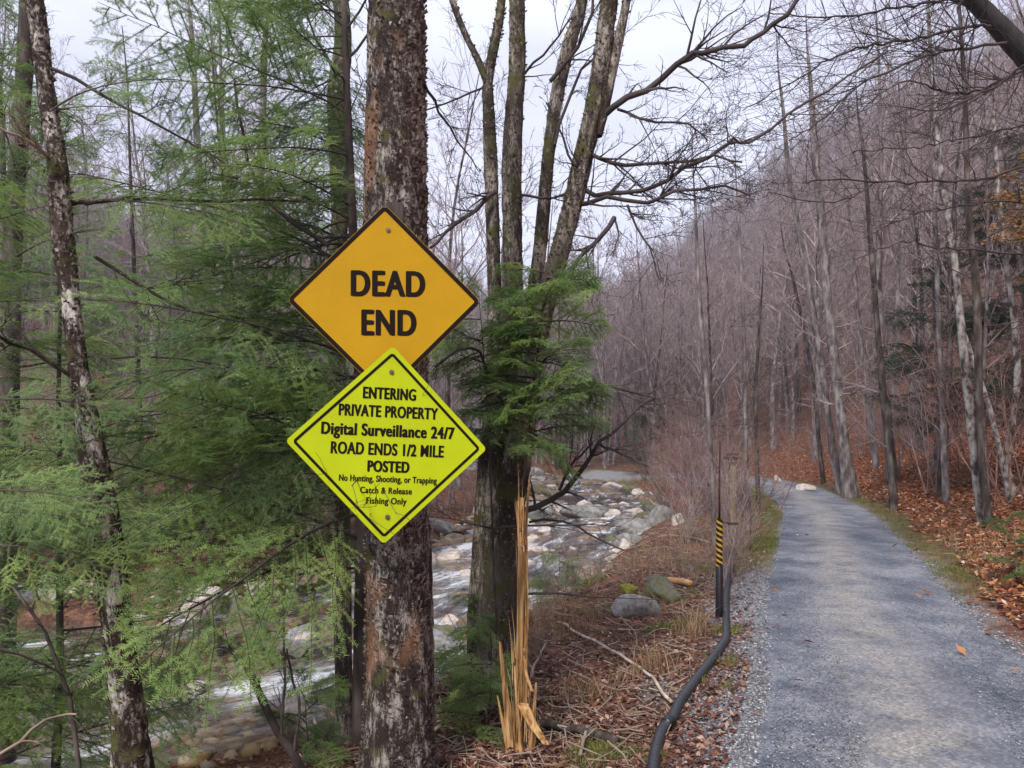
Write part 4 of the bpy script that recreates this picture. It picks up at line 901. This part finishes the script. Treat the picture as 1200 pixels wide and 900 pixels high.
for k in range(6):
    x = 612 + (k - 2.5) * 1.7; Yk = 4.5 + .02 * rg3.uniform(-1, 1)
    sliver([(x - 4 + rg3.uniform(-3, 3), 885, Yk), (x - 1, 800, Yk), (x + rg3.uniform(-1, 1), 720, Yk), (x + 1, 650, Yk), (x + rg3.uniform(-2, 2), rg3.uniform(583, 660), Yk)], 2.9, 1.1, mb=mb)
mb.build('trunk', M['splinter'], e, False)
sliver([(614, 640, 4.48), (617, 600, 4.48), (621, 556, 4.48)], 4, .4, 'splinter', e)
sliver([(611, 620, 4.5), (606, 600, 4.5), (604, 588, 4.5)], 4, 1.5, 'splinter', e)
for x0, x1, y1, w0, w1 in ((600, 586, 752, 6, 1.5), (602, 592, 800, 6, 1), (598, 590, 840, 5, 1), (610, 603, 780, 5, 1), (622, 628, 800, 4, 1), (596, 583, 815, 4, .8)):
    sliver([(x0, 880, 4.45), (x0 - (x0 - x1) * .5, (880 + y1) / 2, 4.45), (x1, y1, 4.45)], w0, w1, 'splinter', e)
fb = MB()
for k in range(70):
    y0 = 870 - 270 * rg3.random() ** 2; x = rg3.uniform(598, 622) if y0 > 760 else rg3.uniform(606, 619); l = rg3.uniform(20, 70); lean = rg3.normal(0, 3) + (x - 611) * (.3 if y0 > 760 else .1)
    Yk = 4.44 + rg3.uniform(-.03, .03); pts_ = resample(np.array([P(x, y0, Yk), P(x + lean * .3, y0 - l * .5, Yk - .01), P(x + lean, y0 - l, Yk - .03 * rg3.random())]) - b0, 5); fb.tube(pts_, [.0035, .003, .0025, .0015, .0004], 3)
fb_ = fb.build('torn_fibres', M['splinter'], e, False); fb_['kind'] = 'stuff'
sliver([(612, 825, 4.4), (625, 850, 4.35), (640, 872, 4.3)], 7, 3.5, 'splinter', e)
sliver([(614, 760, 4.4), (617, 790, 4.35), (624, 810, 4.33)], .9, 1.4, 'splinter', e)

# ------------------------------------------------------------------ the two signs
def text_mesh(body, width, cap, off):
    """bold condensed lettering: fitted to a width and a capital height"""
    cu = bpy.data.curves.new('lettering', 'FONT'); cu.body = body; cu.align_x = 'LEFT'; cu.align_y = 'BOTTOM_BASELINE'; cu.size = 1; cu.offset = .008; cu.space_character = 1 + off * 1.6; cu.extrude = .0
    o = bpy.data.objects.new('tmp', cu); C.objects.link(o); dg = bpy.context.evaluated_depsgraph_get(); dg.update()
    me = bpy.data.meshes.new_from_object(o.evaluated_get(dg)); bpy.data.objects.remove(o); bpy.data.curves.remove(cu)
    v = np.zeros(len(me.vertices) * 3); me.vertices.foreach_get('co', v); v = v.reshape(-1, 3)
    b_ = v.copy(); ch = .716
    v[:, 0] = ((v[:, 0] - v[:, 0].min()) / (v[:, 0].max() - v[:, 0].min()) - .5) * width; v[:, 1] = (v[:, 1] + .008) * cap / ch - cap / 2
    fc = [tuple(p.vertices) for p in me.polygons]; mb = MB(); n = len(v); out = []; ff = []
    for k, (dx, dz) in enumerate(((-1, 0), (1, 0), (-.5, .4), (.5, -.4), (0, 0))):       # bold: strokes laid side by side, each a hair above the last
        q = v.copy(); q[:, 0] += dx * off * cap * .8; q[:, 1] += dz * off * cap * .7; q[:, 2] = k * .00006; out += [tuple(x) for x in q]; ff += [tuple(i + k * n for i in f) for f in fc]
    me2 = bpy.data.meshes.new('lettering'); me2.from_pydata(out, [], ff); return me2
def diamond(mb, half, r, z, inner=None, m=0, th=0):
    """rounded diamond plate in XZ (y = -z towards the viewer); with inner: a ring"""
    def outline(h, rr, n=8):
        out = []
        for c in range(4):
            a0 = c * math.pi / 2; cx = (h - rr * math.sqrt(2)) * math.cos(a0); cz = (h - rr * math.sqrt(2)) * math.sin(a0)
            for k in range(n + 1):
                a = a0 - math.pi / 4 + math.pi / 2 * k / n; out.append((cx + rr * math.cos(a), -z, cz + rr * math.sin(a)))
        return np.array(out)
    o = outline(half, r); n = len(o)
    if inner is None:
        back = o.copy(); back[:, 1] += th; c = np.array([[0, -z, 0], [0, -z + th, 0]])
        j = np.arange(n); j2 = (j + 1) % n
        mb.add(np.vstack([o, back, c]), np.stack([j, j + n, j2 + n, j2], -1), np.vstack([np.stack([j, j2, np.full(n, 2 * n)], -1), np.stack([j2 + n, j + n, np.full(n, 2 * n + 1)], -1)]), m)
    else:
        i_ = outline(inner, max(.004, r - (half - inner) * .7)); j = np.arange(n); j2 = (j + 1) % n
        mb.add(np.vstack([o, i_]), np.stack([j, j2, j2 + n, j + n], -1), None, m)
def sign_mat(name, col, rough, scr):
    m, nt, N, L, b = new_mat(name)
    n = noise_node(N, L, 3, 5, rand=False); r = ramp(N, [(.3, tuple(c * .86 for c in col)), (.65, col)]); L.new(n.outputs['Fac'], r.inputs[0])
    n2 = noise_node(N, L, 26, 6, (1, 1, 3), rand=False, rough=.7); r2 = ramp(N, [(.6, (0, 0, 0)), (.78, (scr,) * 3)]); L.new(n2.outputs['Fac'], r2.inputs[0])
    L.new(mixc(N, L, r2.outputs[0], r.outputs[0], (.12, .08, .02)), b.inputs['Base Color']); b.inputs['Roughness'].default_value = rough; b.inputs['Specular IOR Level'].default_value = .2
    return m
M['sign_amber'] = sign_mat('sign_amber', (.52, .285, .002), .7, .5); M['sign_lime'] = sign_mat('sign_lime', (.5, .6, .004), .7, .3)
M['sign_black'] = flat_mat('sign_black', (.014, .009, .007), .8, .1); M['bolt'] = flat_mat('bolt', (.2, .16, .1), .4, .5, .7); M['alu'] = flat_mat('alu', (.3, .28, .25), .4, .5, .8)
def make_sign(label, cpx, cpy, Y, half, yaw, roll, pitch, face, lines, border, bolts, r):
    e = empty('road_sign', P(cpx, cpy, Y), label, 'sign'); e.rotation_euler = (pitch, -roll, yaw)
    mb = MB(); diamond(mb, half, r, 0, None, 0, .003); mb.build('panel', M[face], e, False)
    mb = MB(); diamond(mb, border[0], r * .9, .0012, border[1]); mb.build('border', M['sign_black'], e, False)
    for txt, x, z, wd, cap, off in lines:
        me = text_mesh(txt, wd, cap, off); me.materials.clear(); me.materials.append(M['sign_black'])
        o = bpy.data.objects.new('lettering', me); C.objects.link(o); o.parent = e; o.location = (x, -.0016, z); o.rotation_euler = (R(90), 0, 0)
    for x, z in bolts:
        mb = MB(); mb.tube([(x, 0, z), (x, -.004, z)], [.013, .013], 14, cap=True); mb.tube([(x, -.004, z), (x, -.011, z)], [.0075, .0065], 6, cap=True); mb.build('bolt', M['bolt'], e, False)
    return e
u = 3.7 / F       # metres per photograph pixel at the signs
make_sign('weathered amber diamond sign reading DEAD END', 451, 352.5, 3.8, 113 * 3.8 / F, R(4), 0, 0, 'sign_amber',
          [('DEAD', 4 * u, 21 * u, 86 * u, 31 * u, .062), ('END', 5 * u, -26 * u, 63 * u, 31 * u, .062)], (112.4 * 3.8 / F, 105.4 * 3.8 / F), [(4 * u, 85 * u)], .035)
L2 = [('ENTERING', -1, 60, 60, 13.5, .065), ('PRIVATE PROPERTY', -1, 39, 113, 13.5, .06), ('Digital Surveillance 24/7', 0, 17, 152, 14, .07), ('ROAD ENDS 1/2 MILE', 0, -5, 129, 14, .055), ('POSTED', 1.5, -25, 47, 13, .075),
      ('No Hunting, Shooting, or Trapping', 2, -39.5, 112, 7.5, .05), ('Catch & Release', 0, -53, 59, 7.5, .05), ('Fishing Only', 1, -65, 46, 7.5, .05)]
make_sign('bright yellow green diamond notice reading ENTERING PRIVATE PROPERTY below the amber sign', 455, 521.5, 3.68, 115.8 * u, R(9), R(-2.6), 0, 'sign_lime',
          [(t, x * u, z * u, wd * u, cap * u, off) for t, x, z, wd, cap, off in L2], (108.3 * u, 103.6 * u), [(0, 85 * u), (3 * u, -84 * u)], .022)
# timber backing that holds the plates off the bark
mb = MB(); mb.box(P(463, 400, 3.86) , (.09, .05, 1.5)); t_ = mb.build('sign_batten', M['bark_dark']); tag(t_, 'dark narrow batten behind the two diamond signs, fixed to the tree', 'batten')

# ------------------------------------------------------------------ marker post, corrugated pipe, weathered post
M['black_plastic'] = flat_mat('black_plastic', (.012, .012, .014), .35); M['yellow_tape'] = flat_mat('yellow_tape', (.55, .33, .03), .5); M['rust'] = noise_mat('rust', [(.3, (.03, .022, .018)), (.7, (.1, .06, .04))], 20, 5, bs=.3, bd=.002)
Yp = 7.25; pb = gP(843, Yp)
print('marker foot py', HZ - (pb[2] - EYE) * F / Yp)
zt = lambda py: EYE - (py - HZ) / F * Yp - pb[2]
e = empty('marker_post', pb, 'black marker post with a yellow and black spiral sleeve beside the road', 'post')
mb = MB(); mb.tube([(0, 0, -.1), (0, 0, .01), (0, 0, zt(664)), (0, 0, zt(663))], [.04, .04, .037, .03], 18, cap=True); mb.build('base_sleeve', M['black_plastic'], e)
def spiral_sleeve(z0, z1, r, turns=5.5):
    mb = MB(); n = 24; k = 120; a = np.linspace(0, 2 * np.pi, n, endpoint=False)
    V = np.array([(math.cos(t) * r, math.sin(t) * r, z0 + (z1 - z0) * q / k) for q in range(k + 1) for t in a])
    for q in range(k):
        for j in range(n):
            ph = (j / n * 2 + turns * q / k) % 1; mb_m = 1 if ph < .4 else 0
            mb.q.append(np.array([[q * n + j, q * n + (j + 1) % n, (q + 1) * n + (j + 1) % n, (q + 1) * n + j]])); mb.qm.append(np.array([mb_m]))
    mb.v.append(V); mb.n = len(V); return mb
spiral_sleeve(zt(663), zt(608), .034, 8.5).build('striped_sleeve', [M['black_plastic'], M['yellow_tape']], e)
mb = MB(); mb.tube([(0, 0, zt(609)), (.001, 0, zt(560)), (.006, 0, zt(518))], [.012, .009, .007], 8, cap=True); mb.build('rod', M['rust'], e)
mb = MB(); mb.tube([(.03, 0, zt(612)), (.1, -.01, zt(612.5))], [.008, .008], 6, cap=True); mb.box((.135, -.01, zt(613.5)), (.1, .05, .022)); mb.build('side_latch', M['rust'], e, False)
def pipe():
    px = [(858, 664, 8.4), (852, 690, 7.5), (851, 722, 6.7), (851, 745, 6.15), (846, 758, 5.85), (832, 776, 5.5), (815, 799, 5.1), (800, 820, 4.8), (788, 840, 4.55), (776, 860, 4.32), (768, 885, 4.05), (764, 920, 3.7), (762, 980, 3.3)]
    w_ = []
    for x, y, _ in px: w_.append(gxy(x, y, .035))
    w_ = resample(np.array(w_), 500); z = ground(w_[:, 0], w_[:, 1], False); ker = np.ones(41) / 41; zp = np.convolve(np.pad(z, 20, 'edge'), ker, 'valid') + .035
    pts = np.column_stack([w_, zp]); n = len(pts); rad = .034 + .0032 * np.sin(np.arange(n) * 2 * np.pi / 5)
    mb = MB(); mb.tube(pts, rad, 14, cap=True); o = mb.build('drain_pipe', M['pipe']); tag(o, 'black ridged drainage pipe snaking along the left edge of the road', 'pipe')
    k = int(n * .70); mb = MB(); s = pts[k - 7:k + 8]; mb.tube(s, np.full(len(s), .044), 16, cap=True); mb.build('coupling', M['black_plastic'], o)
M['pipe'] = flat_mat('pipe', (.035, .037, .043), .4)
pipe()
pb = gP(858, 13.2)
e = empty('weathered_post', pb, 'weathered wooden post with a flat dark cap in the thicket left of the road', 'post')
Yq = 13.2; zt = lambda py: EYE - (py - HZ) / F * Yq - pb[2]
M['old_wood'] = noise_mat('old_wood', [(.3, (.13, .1, .06)), (.7, (.32, .26, .17))], 12, 6, (1, 1, .15), bs=.5, bd=.01)
mb = MB(); mb.box((0, 0, (zt(542) - .1) / 2), (.1, .1, zt(542) + .1)); mb.build('shaft', M['old_wood'], e, False)
mb = MB(); mb.box((0, 0, zt(537)), (.26, .26, .05)); mb.box((0, 0, zt(535) + .04), (.16, .16, .04)); mb.build('cap', M['rust'], e, False)

# ------------------------------------------------------------------ rocks, logs and sticks
rock('boulder', 752, 7.6, 62, 30, 'stone', 'round grey boulder on the leaf litter left of the marker post', 'boulder', v=0)
rock('boulder', 778, 8.3, 76, 26, 'stone_moss', 'dark mossy boulder just behind the round grey boulder', 'boulder', v=1)
rock('boulder', 948, 24, 34, 12, 'stone_pale', 'whitish boulder at the right edge of the road bend', 'boulder', v=2)
rock('boulder', 912, 29, 12, 8, 'stone_pale', 'small pale boulder beyond the road bend', 'boulder', v=1)
rock('boulder', 800, 17.5, 36, 34, 'stone_pale', 'whitish block of rock beside the stream, largest upstream', 'boulder', v=1, z=-1.1)
rock('boulder', 733, 17, 26, 26, 'stone_pale', 'pale jagged rock in mid stream upstream of the grey boulder', 'boulder', v=2, z=-1.3)
rock('boulder', 782, 20, 40, 40, 'stone', 'grey brown rock heap upstream behind the whitish block', 'boulder', v=0, z=-1.25)
rock('boulder', 690, 24, 60, 22, 'stone', 'flat grey rock at the upstream water edge left of the whitish block', 'boulder', v=2, z=-1.3)
rock('boulder', 226, 8.2, 42, 20, 'stone_pale', 'rounded orange tinted rock in the stream right of the patchy birch', 'boulder', v=0, z=-1.32)
rock('boulder', 192, 9.3, 40, 24, 'stone_wet', 'wet brown rock breaking the white water right of the patchy birch', 'boulder', v=1, z=-1.3)
rock('boulder', 345, 9.6, 42, 24, 'stone', 'grey pointed rock in the stream left of the sign tree', 'boulder', v=2, z=-1.3)
rock('boulder', 312, 9.8, 26, 16, 'stone_wet', 'small brown rock touching the grey pointed rock in the stream', 'boulder', v=0, z=-1.3)
rock('boulder', 346, 7.2, 52, 44, 'stone_pale', 'pale whitish rock at the near water edge, bottom left of the sign tree', 'boulder', v=1, z=-1.35)
rock('boulder', 388, 7.6, 34, 24, 'stone_wet', 'brown angular rock between the pale whitish rock and the sign tree', 'boulder', v=2, z=-1.35)
rock('boulder', 335, 12.3, 44, 22, 'stone_pale', 'tan rock on the far bank above the grey pointed rock', 'boulder', v=1)
rock('boulder', 8, 6.9, 40, 36, 'stone', 'grey rock at the bottom left edge of the picture in the stream', 'boulder', v=1, z=-1.35)
for k, (px, Y, w_, h_, mk) in enumerate(((20, 10.9, 40, 26, 'stone'), (52, 11, 30, 30, 'stone_pale'), (85, 11.2, 36, 30, 'stone_pale'), (108, 11.3, 24, 28, 'stone_pale'), (2, 10.7, 30, 24, 'stone'), (180, 11.9, 40, 34, 'stone_wet'), (230, 12, 24, 16, 'stone_moss'))):
    rock('bank_rock', px, Y, w_, h_, mk, {'stone': 'grey stone in the row at the far water edge behind the patchy birch', 'stone_pale': 'pale stone in the row at the far water edge behind the patchy birch', 'stone_wet': 'wet brown stone at the far water edge right of the patchy birch', 'stone_moss': 'mossy stone at the far water edge right of the patchy birch'}[mk],
         'rock', {'stone': 'grey stones at the far water edge', 'stone_pale': 'pale stones at the far water edge'}.get(mk), v=k)
rg = random.Random(77); cnt = 0
while cnt < 330:
    k = rg.randrange(150, 400) if cnt < 240 else rg.randrange(150, 235); u_ = rg.uniform(-2.6, 2.6); p = SP[k] + NS[k] * u_
    if p[1] < 6.2 or p[1] > 58: continue
    px = 600 + p[0] / p[1] * F
    if px < -50 or px > 900: continue
    s = rg.uniform(.1, .34) * (1 + .5 * (abs(u_) > 1.7)) * (1 + p[1] / 40); mk = rg.choice(['stone', 'stone_pale', 'stone_wet', 'stone_wet', 'stone_moss' if abs(u_) > 1.7 else 'stone_wet'])
    o = bpy.data.objects.new('stream_rock', rocks[mk][cnt % 3]); C.objects.link(o); o.location = (p[0], p[1], max(ZW - .12, gz(p[0], p[1])) + s * .1); o.scale = (s * rg.uniform(.8, 1.3), s, s * rg.uniform(.6, .95)); o.rotation_euler.z = rg.uniform(0, 6.28)
    nm = {'stone': 'grey', 'stone_pale': 'pale', 'stone_wet': 'wet brown', 'stone_moss': 'mossy'}[mk]; wh = 'at the water edge' if abs(u_) > 1.7 else 'in the rushing water'; up = 'downstream of the signs' if p[1] < 14 else 'upstream'
    tag(o, f'small {nm} rock {wh} {up}', 'rock', f'small {nm} rocks {wh} {up}'); cnt += 1
# submerged cobbles: the amber bed
bedm = island_mat('bed_cobble', [(0, (.06, .045, .03)), (.3, (.22, .145, .07)), (.5, (.38, .28, .15)), (.75, (.3, .28, .25)), (1, (.52, .48, .43))], .6)
ico = rock_mesh('r', 99, bedm, .6, 1); iv = np.array([v.co[:] for v in ico.vertices]); it = np.array([p.vertices[:] for p in ico.polygons])
def stones(n, pos, size, zoff, name, m_, label, rgx):
    X = pos[:, 0]; Y = pos[:, 1]; Z = ground(X, Y) if pos.shape[1] == 2 else pos[:, 2]
    a = rgx.uniform(0, 6.28, n); s = size[:, None] * rgx.uniform(.7, 1.3, (n, 3)); ca_, sa = np.cos(a), np.sin(a)
    v = iv[None] * s[:, None, :]; x = v[..., 0] * ca_[:, None] - v[..., 1] * sa[:, None]; y = v[..., 0] * sa[:, None] + v[..., 1] * ca_[:, None]
    V = np.stack([x + X[:, None], y + Y[:, None], v[..., 2] + (Z + zoff * size)[:, None]], -1).reshape(-1, 3)
    T_ = (it[None] + (np.arange(n) * len(iv))[:, None, None]).reshape(-1, 3); mb = MB(); mb.add(V, None, T_)
    o = mb.build(name, m_, None, True); return tag(o, label, kind='stuff')
rgx = np.random.default_rng(8); kk = rgx.integers(130, 300, 7000); uu = rgx.uniform(-2.55, 2.5, 7000); pos = SP[kk] + NS[kk] * uu[:, None]; pos += rgx.normal(0, .15, pos.shape); sz = rgx.uniform(.04, .19, 7000) ; 
stones(7000, pos, sz, .1, 'streambed_cobbles', bedm, 'amber and grey cobbles on the streambed and water edge', rgx)

rock('moss_mound', 738, 8.9, 30, 14, 'stone_bright_moss', 'low mound of bright yellow green moss behind the round grey boulder', 'moss mound', v=2)
# cut log, sticks
M['stick_pale'] = noise_mat('stick_pale', [(.35, (.3, .22, .16)), (.6, (.6, .5, .42))], 12, 6, bs=.4, bd=.003)
M['cut_log'] = noise_mat('cut_log', [(.3, (.4, .2, .08)), (.7, (.6, .36, .18))], 10, 6, (.2, 1, 1), bs=.5, bd=.01)
def log(label, A, B, r, mat_, cat='log', name='fallen_log', lift=.6, bend=0, seed=1, n=10):
    a = np.array((*A, 0.)); b = np.array((*B, 0.)); t = np.linspace(0, 1, n)[:, None]; p = a * (1 - t) + b * t; rg4 = np.random.default_rng(seed)
    p[:, :2] += (np.sin(t * 3.1) * bend) * np.array([-(b - a)[1], (b - a)[0]])[None] + rg4.normal(0, .008, (n, 2)) * (bend > 0)
    z = ground(p[:, 0], p[:, 1]); p[:, 2] = np.maximum(z, np.convolve(np.pad(z, 1, 'edge'), np.ones(3) / 3, 'valid')) + r * lift + .03
    mb = MB(); mb.tube(p, r * np.linspace(1, .8, n), 8, cap=True); o = mb.build(name, M[mat_]); return tag(o, label, cat)
log('short orange log with peeled bark behind the round grey boulder', gxy(776, 686), gxy(810, 690), .05, 'cut_log')
log('pale stick stretching right to the black pipe over the leaf litter', gxy(655, 735), gxy(786, 832), .015, 'stick_pale', 'stick', 'fallen_stick', 1, .05, 4, 18)
log('dark mossy log lying right of the splintered stump', gxy(636, 858), gxy(725, 880), .03, 'bark_dark', seed=5, bend=.03)
log('short pale stick standing out of the litter near the bottom edge', gxy(680, 896), gxy(688, 860), .012, 'twig_tan', 'stick', 'fallen_stick', 2)
log('grey fallen branch on the bank below the whitish rock', gxy(690, 660), gxy(832, 640), .02, 'twig_tan', 'stick', 'fallen_stick', 1, .03, 6, 14)
log('thin grey stick pointing away from the splintered stump', gxy(625, 800), gxy(640, 760), .012, 'twig_tan', 'stick', 'fallen_stick', 1, .03, 8, 10)
log('curved pale twig on the litter above the long pale stick', gxy(700, 715), gxy(740, 778), .006, 'twig_tan', 'stick', 'fallen_stick', 1, .1, 9, 14)
log('grey log half buried at the left water edge beneath the boughs', gxy(560, 585), gxy(700, 570), .06, 'bark_far', seed=12)

# small dry weed clumps and dead stems on the litter
for k, (px, Y, s) in enumerate(((648, 8.6, .55), (672, 8.9, .6), (700, 9.3, .5), (640, 7.6, .4), (735, 9.6, .45), (815, 9, .4), (560, 6.6, .5), (590, 7.5, .6), (630, 6.4, .35), (870, 11, .6), (880, 12.5, .6), (850, 10.2, .5), (865, 9.4, .4), (790, 10.6, .5), (765, 10.4, .45))):
    o = shrub(px, Y, 3, s, 'knee high clump of dry tan stems on the litter between the stream and the pipe', 'clumps of dry stems on the litter')

# ------------------------------------------------------------------ litter, grit, grass (stuff)
def scatter(n, ymin, ymax, pxmin, pxmax, seed, accept, power=2.0):
    rgx = np.random.default_rng(seed); outx = []; outy = []; tot = 0
    while tot < n:
        m = n * 2; u = rgx.random(m); Y = 1 / (1 / ymin + u * (1 / ymax - 1 / ymin)) if power == 2 else ymin * (ymax / ymin) ** u
        X = (rgx.uniform(pxmin, pxmax, m) - 600) / F * Y; a = accept(X, Y, rgx.random(m)); outx.append(X[a]); outy.append(Y[a]); tot += a.sum()
    return np.concatenate(outx)[:n], np.concatenate(outy)[:n], rgx
def leaves(name, n, X, Y, rgx, size, m_, label, lift=.012):
    Z = np.where(pl_dist(X, Y, ROAD)[0] < RHW, zroad(Y) + .015, ground(X, Y)) + rgx.uniform(0, lift * 2, n); a = rgx.uniform(0, 6.28, n); s = rgx.uniform(size[0], size[1], n)
    t1 = rgx.normal(0, .35, n); t2 = rgx.normal(0, .4, n); cu = rgx.uniform(-.1, .5, n)
    ux = np.stack([np.cos(a), np.sin(a), t1], -1) * s[:, None]; uy = np.stack([-np.sin(a), np.cos(a), t2], -1) * s[:, None] * .5; up = np.array((0, 0, 1.0))[None] * (s * cu)[:, None]
    c = np.stack([X, Y, Z], -1)
    V = np.stack([c - ux, c + uy * .9 - ux * .1 + up, c + ux, c - uy * .9 - ux * .1 + up * .7, c + up * .05], 1)
    b = np.arange(n) * 5; T_ = np.stack([np.stack([b, b + 4, b + 1], -1), np.stack([b + 1, b + 4, b + 2], -1), np.stack([b + 2, b + 4, b + 3], -1), np.stack([b + 3, b + 4, b], -1)], 1).reshape(-1, 3)
    mb = MB(); mb.add(V.reshape(-1, 3), None, T_); return tag(mb.build(name, m_, None, False), label, kind='stuff')
def acc_left(X, Y, r):
    red, gr, gy, d, sr, de, ss = cover(X, Y); return ((d > -.35) & (r < .002)) | (d > .1) & (((sr < 0) & (ss > 0) & (de > -.1) & (r > gy * .55)) )
X, Y, q = scatter(26000, 3.2, 22, 420, 900, 1, acc_left); leaves('leaf_litter', len(X), X, Y, q, (.012, .034), M['litter'], 'brown leaf litter on the flat between stream and road')
def acc_right(X, Y, r):
    red, gr, gy, d, sr, de, ss = cover(X, Y); return ((d > -.5) & (r < .0016)) | (d > .25) & ((sr > 0) | (Y > 32)) & (r > gr * .7) & (r < .2 + sstep(.3, 1.2, d))
X, Y, q = scatter(42000, 4.5, 48, 880, 1300, 2, acc_right, 1); leaves('red_leaf_litter', len(X), X, Y, q, (.03, .07), M['litter_red'], 'rust red leaf litter covering the slope right of the road', .03)
def acc_far(X, Y, r):
    red, gr, gy, d, sr, de, ss = cover(X, Y); return (ss < 0) & (de > .3)
X, Y, q = scatter(9000, 11, 40, -60, 760, 3, acc_far, 1); leaves('far_bank_litter', len(X), X, Y, q, (.03, .07), M['litter'], 'brown leaves on the bank across the stream', .02)
def acc_near(X, Y, r):
    red, gr, gy, d, sr, de, ss = cover(X, Y); return (ss > 0) & (sr < 0) & (de > 0)
X, Y, q = scatter(7000, 3.0, 8, -50, 440, 4, acc_near, 1); leaves('bank_litter', len(X), X, Y, q, (.014, .034), M['litter'], 'brown leaves on the near bank of the stream')
def acc_grit(X, Y, r):
    red, gr, gy, d, sr, de, ss = cover(X, Y); return (d > -.35) & (d < 1.5) & (r < gy * sstep(-.4, .15, d) + .01)
X, Y, q = scatter(20000, 3.2, 18, 700, 1260, 5, acc_grit); stones(20000, np.stack([X, Y], -1), q.uniform(.005, .015, 20000) * (1 + Y * .02), .35, 'roadside_gravel', M['gravel'], 'loose grey gravel along both road edges', q)
def acc_road(X, Y, r):
    red, gr, gy, d, sr, de, ss = cover(X, Y); return (d < -.1)
X, Y, q = scatter(12000, 3.2, 9, 780, 1260, 6, acc_road); p3 = np.stack([X, Y, zroad(Y) + .012], -1); stones(12000, p3, q.uniform(.0035, .009, 12000), .2, 'road_grit', M['gravel'], 'small loose stones on the road surface', q)
def blades(name, X, Y, rgx, h, w_, m_, label):
    n = len(X); Z = ground(X, Y) - .005; a = rgx.uniform(0, 6.28, n); hh = rgx.uniform(*h, n); ln = rgx.normal(0, .45, (n, 2)) * hh[:, None]
    wx = np.stack([np.cos(a), np.sin(a), np.zeros(n)], -1) * w_; c = np.stack([X, Y, Z], -1); mid = c + np.stack([ln[:, 0] * .35, ln[:, 1] * .35, hh * .6], -1); tip = c + np.stack([ln[:, 0], ln[:, 1], hh], -1)
    V = np.stack([c - wx, c + wx, mid + wx * .7, mid - wx * .7, tip], 1).reshape(-1, 3); b = np.arange(n) * 5
    mb = MB(); mb.add(V, np.stack([b, b + 1, b + 2, b + 3], -1), np.stack([b + 3, b + 2, b + 4], -1)); return tag(mb.build(name, m_, None, False), label, kind='stuff')
def acc_grass(X, Y, r):
    red, gr, gy, d, sr, de, ss = cover(X, Y); return (d > -.02) & (r < gr * np.where(sr > 0, .5, .9) * sstep(-.2, .5, vnoise(X, Y, 1.3, 301, 3) + .25)) & (de > .5)
X, Y, q = scatter(26000, 3.4, 30, 600, 1250, 7, acc_grass, 1); blades('verge_grass', X, Y, q, (.02, .07), .003, M['grass'], 'short green grass and moss along the road verges')
def acc_dry(X, Y, r):
    n = vnoise(X, Y, .9, 207, 3); red, gr, gy, d, sr, de, ss = cover(X, Y); return (d > .5) & (sr * ss > -2) & (de > .2) & (n > .3 - .12 * (sr > 0)) & (ss > 0) & (r < .6)
X, Y, q = scatter(5500, 5, 30, 560, 1250, 8, acc_dry, 1); blades('dry_grass', X, Y, q, (.06, .28), .0035, M['dry_grass'], 'tufts of dry orange grass on the litter')
# fallen twigs
def acc_tw(X, Y, r):
    red, gr, gy, d, sr, de, ss = cover(X, Y); return (d > .5) & (de > 0)
X, Y, q = scatter(3000, 3.2, 26, 350, 1250, 9, acc_tw, 1); mb = MB(); Z = ground(X, Y)
for x, y, z in zip(X, Y, Z):
    a = q.uniform(0, 6.28); l = q.uniform(.1, .5); k = 4; t = np.linspace(-.5, .5, k)[:, None]; p = np.array((x, y, z + .015)) + t * l * np.array((math.cos(a), math.sin(a), q.normal(0, .12))) + q.normal(0, .012, (k, 3))
    mb.tube(p, np.linspace(.006, .002, k) * (1 + y * .03), 3)
tag(mb.build('fallen_twigs', M['twig_tan']), 'scattered fallen twigs on the leaf litter', kind='stuff')

# ------------------------------------------------------------------ haze
m = bpy.data.materials.new('haze'); m.use_nodes = True; N = m.node_tree.nodes; N.clear(); v = N.new('ShaderNodeVolumePrincipled'); v.inputs['Color'].default_value = (.88, .88, .99, 1); v.inputs['Density'].default_value = .0011; v.inputs['Anisotropy'].default_value = .2
o_ = N.new('ShaderNodeOutputMaterial'); m.node_tree.links.new(v.outputs[0], o_.inputs['Volume'])
mb = MB(); mb.box((15, 183, 40), (420, 402, 86)); hz = mb.build('haze', m, None, False); tag(hz, 'thin pale haze filling the valley', kind='stuff')
print('objects', len(C.objects), 'unique tris', sum(len(me.loop_triangles) or len(me.polygons) for me in bpy.data.meshes))
